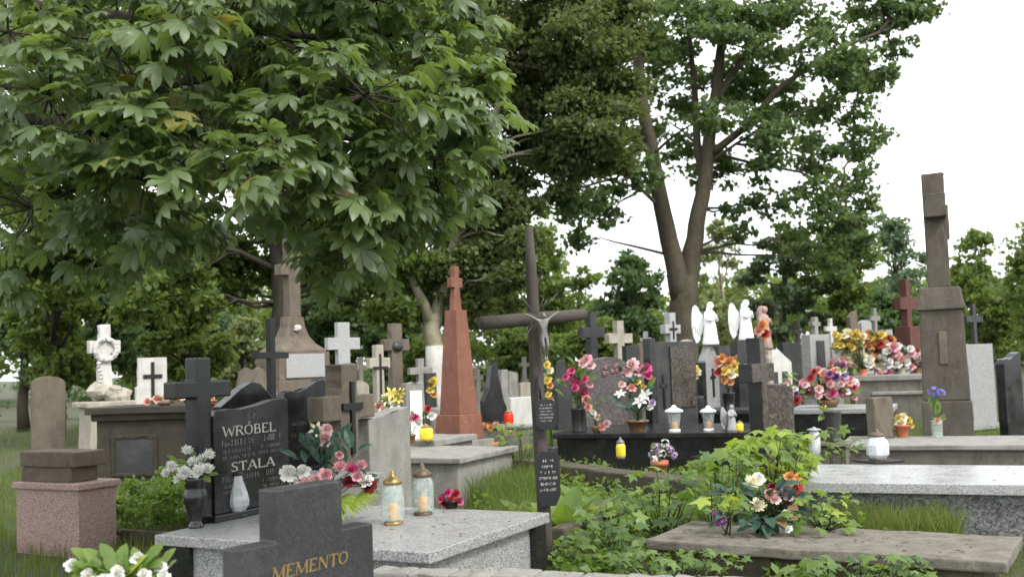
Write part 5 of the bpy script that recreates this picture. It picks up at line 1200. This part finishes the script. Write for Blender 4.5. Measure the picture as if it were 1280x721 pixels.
p_ = onz(1172, 546, .5); flowers('blue flowers in a glass jar at the right edge', (p_.x, p_.y, .5), .2, .075, 'cyl', GLASS, p_.y, [(1168, 487, 0, 'blue', 'cluster', .08), (1175, 490, 0, 'blue', 'cluster', .07), (1172, 525, -.05, 'salmon', 'rose', .05)], [(1165, 505, 0, .2, L_WEEDD, 'leaf'), (1172, 510, 0, .2, L_WEED, 'leaf')], 6, L_WEEDD, .14)
# pink bouquet on the dark tomb
p_ = at(1035, 498, p3.y + .35); cols = ['pink', 'magenta', 'salmon', 'palepink', 'red', 'pink']
bl = []
for k in range(64):
    x = 982 + 90 * RND.random(); y = 496 - RND.random() * (38 if 1005 < x < 1050 else 24); bl.append((x, y + (4 if x < 1000 else 0), RND.uniform(-.25, .25), RND.choice(cols + ['white', 'purple']), 'rose', RND.uniform(.05, .085)))
flowers('wide pink and magenta bouquet on the dark granite tomb', (p_.x, p_.y, .58), .14, .2, 'bowl', BROWNPOT, p_.y, bl, (), 60, L_WEED, .17, 'flower_bowl')
# heap of flowers on the raised tomb: several bouquets
heap = [('yellow chrysanthemums at the upper left of the flower heap', 1060, 425, ['yellow', 'yellow', 'cream'], 22, 15), ('white and cream blooms at the left of the flower heap', 1066, 448, ['white', 'cream', 'white', 'palepink'], 24, 17),
        ('orange and red roses in the centre of the flower heap', 1098, 436, ['orange', 'salmon', 'red', 'orange'], 24, 18), ('white and salmon roses at the right of the flower heap', 1126, 446, ['white', 'salmon', 'white', 'pink'], 24, 17),
        ('magenta roses low on the right of the flower heap', 1146, 452, ['magenta', 'pink', 'red', 'white'], 20, 14), ('yellow and orange blooms at the top of the flower heap', 1095, 424, ['yellow', 'orange', 'cream'], 16, 11), ('white and lilac flowers low on the left of the heap', 1048, 462, ['white', 'lilac', 'purple', 'pink'], 16, 13),
        ('pale green and pink blooms low in the centre of the heap', 1112, 460, ['palepink', 'magenta', 'white', 'cream'], 18, 13)]
for k, (lb_, px, py, cs, n_, rp) in enumerate(heap):
    Yh = 24.5 + .09 * (k % 3); a = -fg.rotation_euler.z; base = at(px, py, Yh); l = lcl(fg, base); l.x = min(max(l.x, .2), 1.7); l.y = min(max(l.y, .35), 1.2)
    a = fg.rotation_euler.z; base = Vector((fg.location.x + l.x * math.cos(a) - l.y * math.sin(a), fg.location.y + l.x * math.sin(a) + l.y * math.cos(a), z5))
    hgt = .14
    bl = []
    for q in range(int(n_ * 1.9)):
        aa = RND.random() * 6.28; rr_ = rp * 1.15 * math.sqrt(RND.random()); bl.append((px + 1.25 * rr_ * math.cos(aa), py + rr_ * math.sin(aa) * .85, base.y - Yh + RND.uniform(-.12, .12), RND.choice(cs), 'rose' if q % 3 else 'mum', RND.uniform(.07, .12)))
    flowers(lb_, base, hgt, .10, 'cyl', [BROWNPOT, DARK, POT, PALE][k % 4], Yh, bl, (), 16, [L_WEEDD, L_TEAL][k % 2], .2, 'bouquet', 'flowers', 'bouquets heaped on the raised tomb')

# bouquet on the worn slab
p_ = onz(958, 668, .30); Yb = p_.y
flowers('faded artificial bouquet of cream and orange blooms on the worn slab', (p_.x, p_.y + .08, .30), .10, .09, 'bowl', IRON, Yb,
        [(941, 601, 0, 'cream', 'mum', .065), (948, 596, .05, W, 'rose', .05), (947, 630, -.08, 'cream', 'mum', .065), (988, 594, 0, 'orange', 'rose', .045), (992, 600, 0, 'orange', 'lily', .06), (996, 608, -.02, 'red', 'rose', .045), (963, 616, -.06, 'salmon', 'rose', .045), (970, 622, -.08, 'palepink', 'rose', .04), (981, 613, -.05, 'dusty', 'rose', .05), (986, 619, -.05, 'dusty', 'rose', .04),
         (900, 648, -.1, 'purple', 'cluster', .05), (897, 640, -.08, 'purple', 'cluster', .045), (985, 660, -.14, W, 'rose', .03), (985, 640, -.1, 'cream', 'rose', .035), (965, 608, 0, 'darkred', 'rose', .035)],
        [(930, 650, -.1, .14, L_TEAL, 'leaf'), (945, 652, -.1, .15, L_TEAL, 'leaf'), (962, 648, -.1, .16, L_TEAL, 'leaf'), (958, 660, -.12, .15, L_TEAL, 'leaf'), (1002, 618, 0, .14, L_TEAL, 'leaf'), (1000, 635, -.05, .15, L_TEAL, 'leaf'), (940, 617, 0, .14, L_TEAL, 'leaf'), (975, 605, 0, .14, L_TEAL, 'leaf'),
         (985, 645, -.1, .13, L_DRY, 'leaf'), (975, 650, -.1, .14, L_DRY, 'leaf'), (990, 632, -.1, .12, L_DRY, 'leaf')], 40, L_TEAL, .11, 'flower_bowl')

# ------------------------------------------------------------------ weeds and young maples
def maple_mesh(mat, seed):
    key = ('maple', mat.name, seed)
    if key in BM: return BM[key]
    r = random.Random(seed); out = []
    for a, l in ((-150, .35), (-118, .62), (-92, .42), (-62, .85), (-32, .5), (0, 1.), (32, .5), (62, .85), (92, .42), (118, .62), (150, .35)):
        l *= r.uniform(.9, 1.1); a = rad(a + r.uniform(-4, 4)); out.append((l * math.cos(a) + .15, l * math.sin(a), -.28 * l * l + r.uniform(-.04, .04)))
    vs = [(.12, 0, .03)] + out; fs = [(0, i, i + 1) for i in range(1, len(out))]
    vs += [(-.6, .02, -.35), (-.6, -.02, -.35)]; fs.append((0, len(out) + 1, len(out) + 2))
    BM[key] = MB().add(vs, fs).mesh('leaf', mat); return BM[key]
def maple_plant(label, px, py, z0, Y, boxpx, n, mats, size, hgt=None, group='young maples growing wild among the graves'):
    base = at(px, py, Y); base.z = z0; t = thing('maple_sapling', label, 'plant', base, 0, group); st = MB(); x0, x1, y0, y1 = boxpx
    for k in range(n):
        x = RND.uniform(x0, x1); y = RND.uniform(y0, y1); e = ((x - (x0 + x1) / 2) / ((x1 - x0) / 2)) ** 2 + ((y - (y0 + y1) / 2) / ((y1 - y0) / 2)) ** 2
        if e > 1.15: x = (x0 + x1) / 2 + (x - (x0 + x1) / 2) * .75; y = (y0 + y1) / 2 + (y - (y0 + y1) / 2) * .75
        p = at(x, y, Y + RND.uniform(-.35, .35)) - base
        if p.z < .04: p.z = .04 + RND.random() * .06
        a = RND.random() * 6.28; d = Vector((math.cos(a), math.sin(a) - .35, RND.uniform(-.45, .0))).normalized()
        z = Vector((RND.gauss(0, .35), RND.gauss(-.35, .3), 1)); z = (z - d * z.dot(d)).normalized(); yv = z.cross(d); s = size * RND.uniform(.5, 1.3)
        o = link('leaf', maple_mesh(RND.choice(mats), RND.randrange(3)), t); o.matrix_basis = Matrix.Translation(p) @ Matrix((d, yv, z)).transposed().to_4x4() @ Matrix.Scale(s, 4)
        if k % 2 == 0: st.tube(bend((RND.uniform(-.05, .05), RND.uniform(-.05, .05), -.02), p, 3, .1), [.006, .005, .004, .002], 4)
    st.build('stems', BARKD, t); return t
LW = [L_WEED, L_WEEDD, L_WEED]
maple_plant('lime green maple sapling crowning the overgrown grave', 965, 620, 0, 8.9, (912, 1020, 534, 606), 150, [L_LIME, L_LIME, L_LIME, L_WEED], .12)
maple_plant('maple sapling left of the faded bouquet', 900, 650, 0, 8.3, (858, 950, 560, 645), 84, LW, .11)
maple_plant('broad maple sapling in front of the mossy beam', 830, 660, 0, 8.6, (770, 876, 578, 656), 60, LW, .11)
maple_plant('single lime leaf shoot over the worn slab', 908, 655, .30, 7.6, (880, 926, 618, 640), 10, [L_LIME], .10)
maple_plant('maple shoot right of the faded bouquet', 1030, 665, .30, 7.7, (985, 1075, 612, 668), 56, [L_WEED, L_LIME, L_WEED], .075)
maple_plant('wild maple shoots left of the worn slab', 770, 690, 0, 8.0, (705, 805, 632, 700), 54, [L_WEED, L_WEED, L_WEEDD], .09)
maple_plant('ivy like shoots at the foot of the worn slab', 840, 710, 0, 6.75, (760, 930, 684, 718), 80, LW, .07)
maple_plant('leafy shoots under the right end of the worn slab', 1060, 710, 0, 6.5, (985, 1185, 690, 722), 80, LW, .07)
maple_plant('wild shoots between the dark vase and the speckled slab', 1045, 560, 0, 10.9, (1028, 1072, 530, 570), 22, [L_WEED], .10)
maple_plant('green weeds on the tomb beside the obelisk', 650, 545, 0, 13.2, (610, 672, 528, 560), 30, [L_WEED, L_LIME, L_WEED], .10)
# hosta with striped leaves in the kerb frame
def hosta(label, px, py, Y, n, s):
    base = onz(px, py, .0); base.y = Y; base.x = at(px, py, Y).x; base.z = 0; t = thing('hosta_plant', label, 'plant', base, 0, 'hostas in the kerb frame')
    for k in range(n):
        a = 6.28 * k / n + RND.uniform(-.2, .2); el = RND.uniform(.5, 1.1); d = Vector((math.cos(a) * math.cos(el), math.sin(a) * math.cos(el), math.sin(el))); z = Vector((0, 0, 1)); z = (z - d * z.dot(d)).normalized(); y = z.cross(d)
        o = link('leaf', simple_leaf([L_WEED, L_PALE, L_WEED][k % 3], k % 2, .55, .2), t); o.matrix_basis = Matrix.Translation((0, 0, .08)) @ Matrix((d, y, z)).transposed().to_4x4() @ Matrix.Scale(s * RND.uniform(.8, 1.2), 4)
hosta('pale green hosta close behind the wooden cross', 705, 640, 9.0, 16, .42); hosta('pale green hosta farther right in the kerb frame', 738, 628, 9.6, 16, .42); hosta('small hosta left of the wooden cross post', 655, 628, 9.6, 12, .34)

# ------------------------------------------------------------------ grass and low ground cover
def grass(name, label, quads, hmin, hmax, wid, mat=L_GRASS):
    V, F = [], []; o = 0
    for (A, B, C_, D), n in quads:
        u, v = NPR.random(n)[:, None], NPR.random(n)[:, None]; A, B, C_, D = [np.array(p[:2]) for p in (A, B, C_, D)]
        P = (A * (1 - u) + B * u) * (1 - v) + (D * (1 - u) + C_ * u) * v
        h = NPR.uniform(hmin, hmax, n); a = NPR.uniform(0, 6.28, n); le = NPR.uniform(.1, .55, n) * h; b = NPR.uniform(0, 6.28, n)
        dx, dy = np.cos(a) * wid, np.sin(a) * wid; lx, ly = np.cos(b) * le, np.sin(b) * le
        z0 = np.full(n, -.04)
        q = np.stack([np.stack([P[:, 0] - dx, P[:, 1] - dy, z0], 1), np.stack([P[:, 0] + dx, P[:, 1] + dy, z0], 1),
                      np.stack([P[:, 0] + dx * .7 + lx * .35, P[:, 1] + dy * .7 + ly * .35, h * .6], 1), np.stack([P[:, 0] - dx * .7 + lx * .35, P[:, 1] - dy * .7 + ly * .35, h * .6], 1),
                      np.stack([P[:, 0] + lx, P[:, 1] + ly, h], 1)], 1)
        V.append(q.reshape(-1, 3)); i = (np.arange(n) * 5)[:, None]
        F.append(np.concatenate([np.concatenate([i, i + 1, i + 2], 1), np.concatenate([i, i + 2, i + 3], 1), np.concatenate([i + 3, i + 2, i + 4], 1)]) + o); o += n * 5
    ob = soup(name, np.concatenate(V), np.concatenate(F), mat); tag(ob, label, 'grass', kind='stuff'); return ob
def g0(px, py): return onz(px, py, 0)
grass('grass', 'short grass growing between the graves', [(((-6, 5), (7, 5), (9, 19), (-9, 19)), 60000), (((-12, 19), (14, 19), (20, 34), (-18, 34)), 30000)], .05, .17, .004)
grass('tall_grass', 'lush tall grass in the gaps beside the chest tomb and between slabs',
      [((g0(620, 690), g0(700, 690), g0(700, 600), g0(610, 600)), 5000), ((g0(585, 640), g0(680, 640), g0(690, 575), g0(590, 575)), 5000),
       ((g0(1020, 700), g0(1200, 700), g0(1190, 672), g0(1020, 672)), 5000), ((g0(600, 590), g0(690, 590), g0(690, 548), g0(600, 548)), 4000)], .18, .42, .005)
def cover(name, label, quads, zmax, size, mat):
    C = []
    for (A, B, C_, D), n in quads:
        u, v = NPR.random(n)[:, None], NPR.random(n)[:, None]; A, B, C_, D = [np.array(p[:2]) for p in (A, B, C_, D)]
        P = (A * (1 - u) + B * u) * (1 - v) + (D * (1 - u) + C_ * u) * v; hz = np.array([zmax * (.35 + .65 * abs(mnoise.noise(Vector((x * 2.3, y * 2.3, 3.))) * 1.6)) for x, y in P])
        C.append(np.column_stack([P, hz * NPR.random(n) ** .6]))
    C = np.concatenate(C); V, F = scatter(LEAFQ, np.array([[0, 1, 2, 3]]), C, rotmats(len(C), 1.1, NPR), size * NPR.uniform(.5, 1.3, len(C)))
    tag(soup(name, V, F, mat), label, 'weeds', kind='stuff')
cover('weeds', 'dense low weeds and ivy round the worn slab and kerb frame',
      [((g0(690, 735), g0(1000, 735), g0(1000, 640), g0(700, 640)), 5200), ((g0(700, 680), g0(870, 680), g0(870, 610), g0(720, 610)), 2200), ((g0(860, 650), g0(1010, 650), g0(1010, 590), g0(860, 590)), 1600), ((g0(960, 760), g0(1220, 760), g0(1200, 690), g0(960, 690)), 2600), ((g0(640, 640), g0(760, 640), g0(760, 590), g0(650, 590)), 1500),
       ((g0(610, 600), g0(690, 600), g0(690, 545), g0(610, 545)), 900), ((g0(590, 690), g0(690, 690), g0(700, 575), g0(600, 575)), 2600)], .30, .075, L_WEED)
# clipped green border plant beside the chest tomb
cl = []
b_ = g0(188, 668); hg = thing('box_hedge', 'bright green low box hedge between the pink pedestal and the black cross', 'hedge', b_, WY)
for k in range(46): cl.append(((RND.uniform(-.75, .75), RND.uniform(-.3, 1.5), RND.uniform(.12, .46)), .2, 330))
crown('foliage', cl, .045, L_WEED, hg, .7, 6, .9)
MB().box(-.85, .85, -.42, -.34, -.05, .12).build('edging', MOSSY, hg, .01)

# fallen leaves lying on the slabs
def litter(name, label, root, x0, x1, y0, y1, z, n, s):
    V, F = [], []
    for k in range(n):
        a = RND.random() * 6.28; q = s * RND.uniform(.5, 1.2); x, y = RND.uniform(x0, x1), RND.uniform(y0, y1); o = len(V)
        for u, w, h in ((0, 0, .001), (.5, .3, .006), (1, 0, .002), (.5, -.3, .004)): V.append((x + q * (u * math.cos(a) - w * math.sin(a)), y + q * (u * math.sin(a) + w * math.cos(a)), z + h + .0005 * (k % 5)))
        F.append((o, o + 1, o + 2, o + 3))
    ob = soup(name, np.array(V), np.array(F), L_DRY); tag(ob, label, 'leaves', kind='stuff'); ob.matrix_basis = Matrix.Translation(root.location) @ Matrix.Rotation(root.rotation_euler.z, 4, 'Z')
litter('fallen_leaves', 'dry fallen leaves scattered on the grey granite grave slab', ws, .2, WLEN - .05, .05, 1.5, .5, 34, .035)
litter('fallen_leaves', 'dry fallen leaves scattered on the worn slab', sl, .1, 2.2, .05, .85, .3, 60, .04)
litter('fallen_leaves', 'dry fallen leaves scattered on the speckled grey slab', rs_, .1, 2.6, .05, 1.4, .5, 26, .035)
litter('fallen_leaves', 'dry fallen leaves lying on the low wall', kr, .1, 2., -.18, -.02, .452, 14, .03)
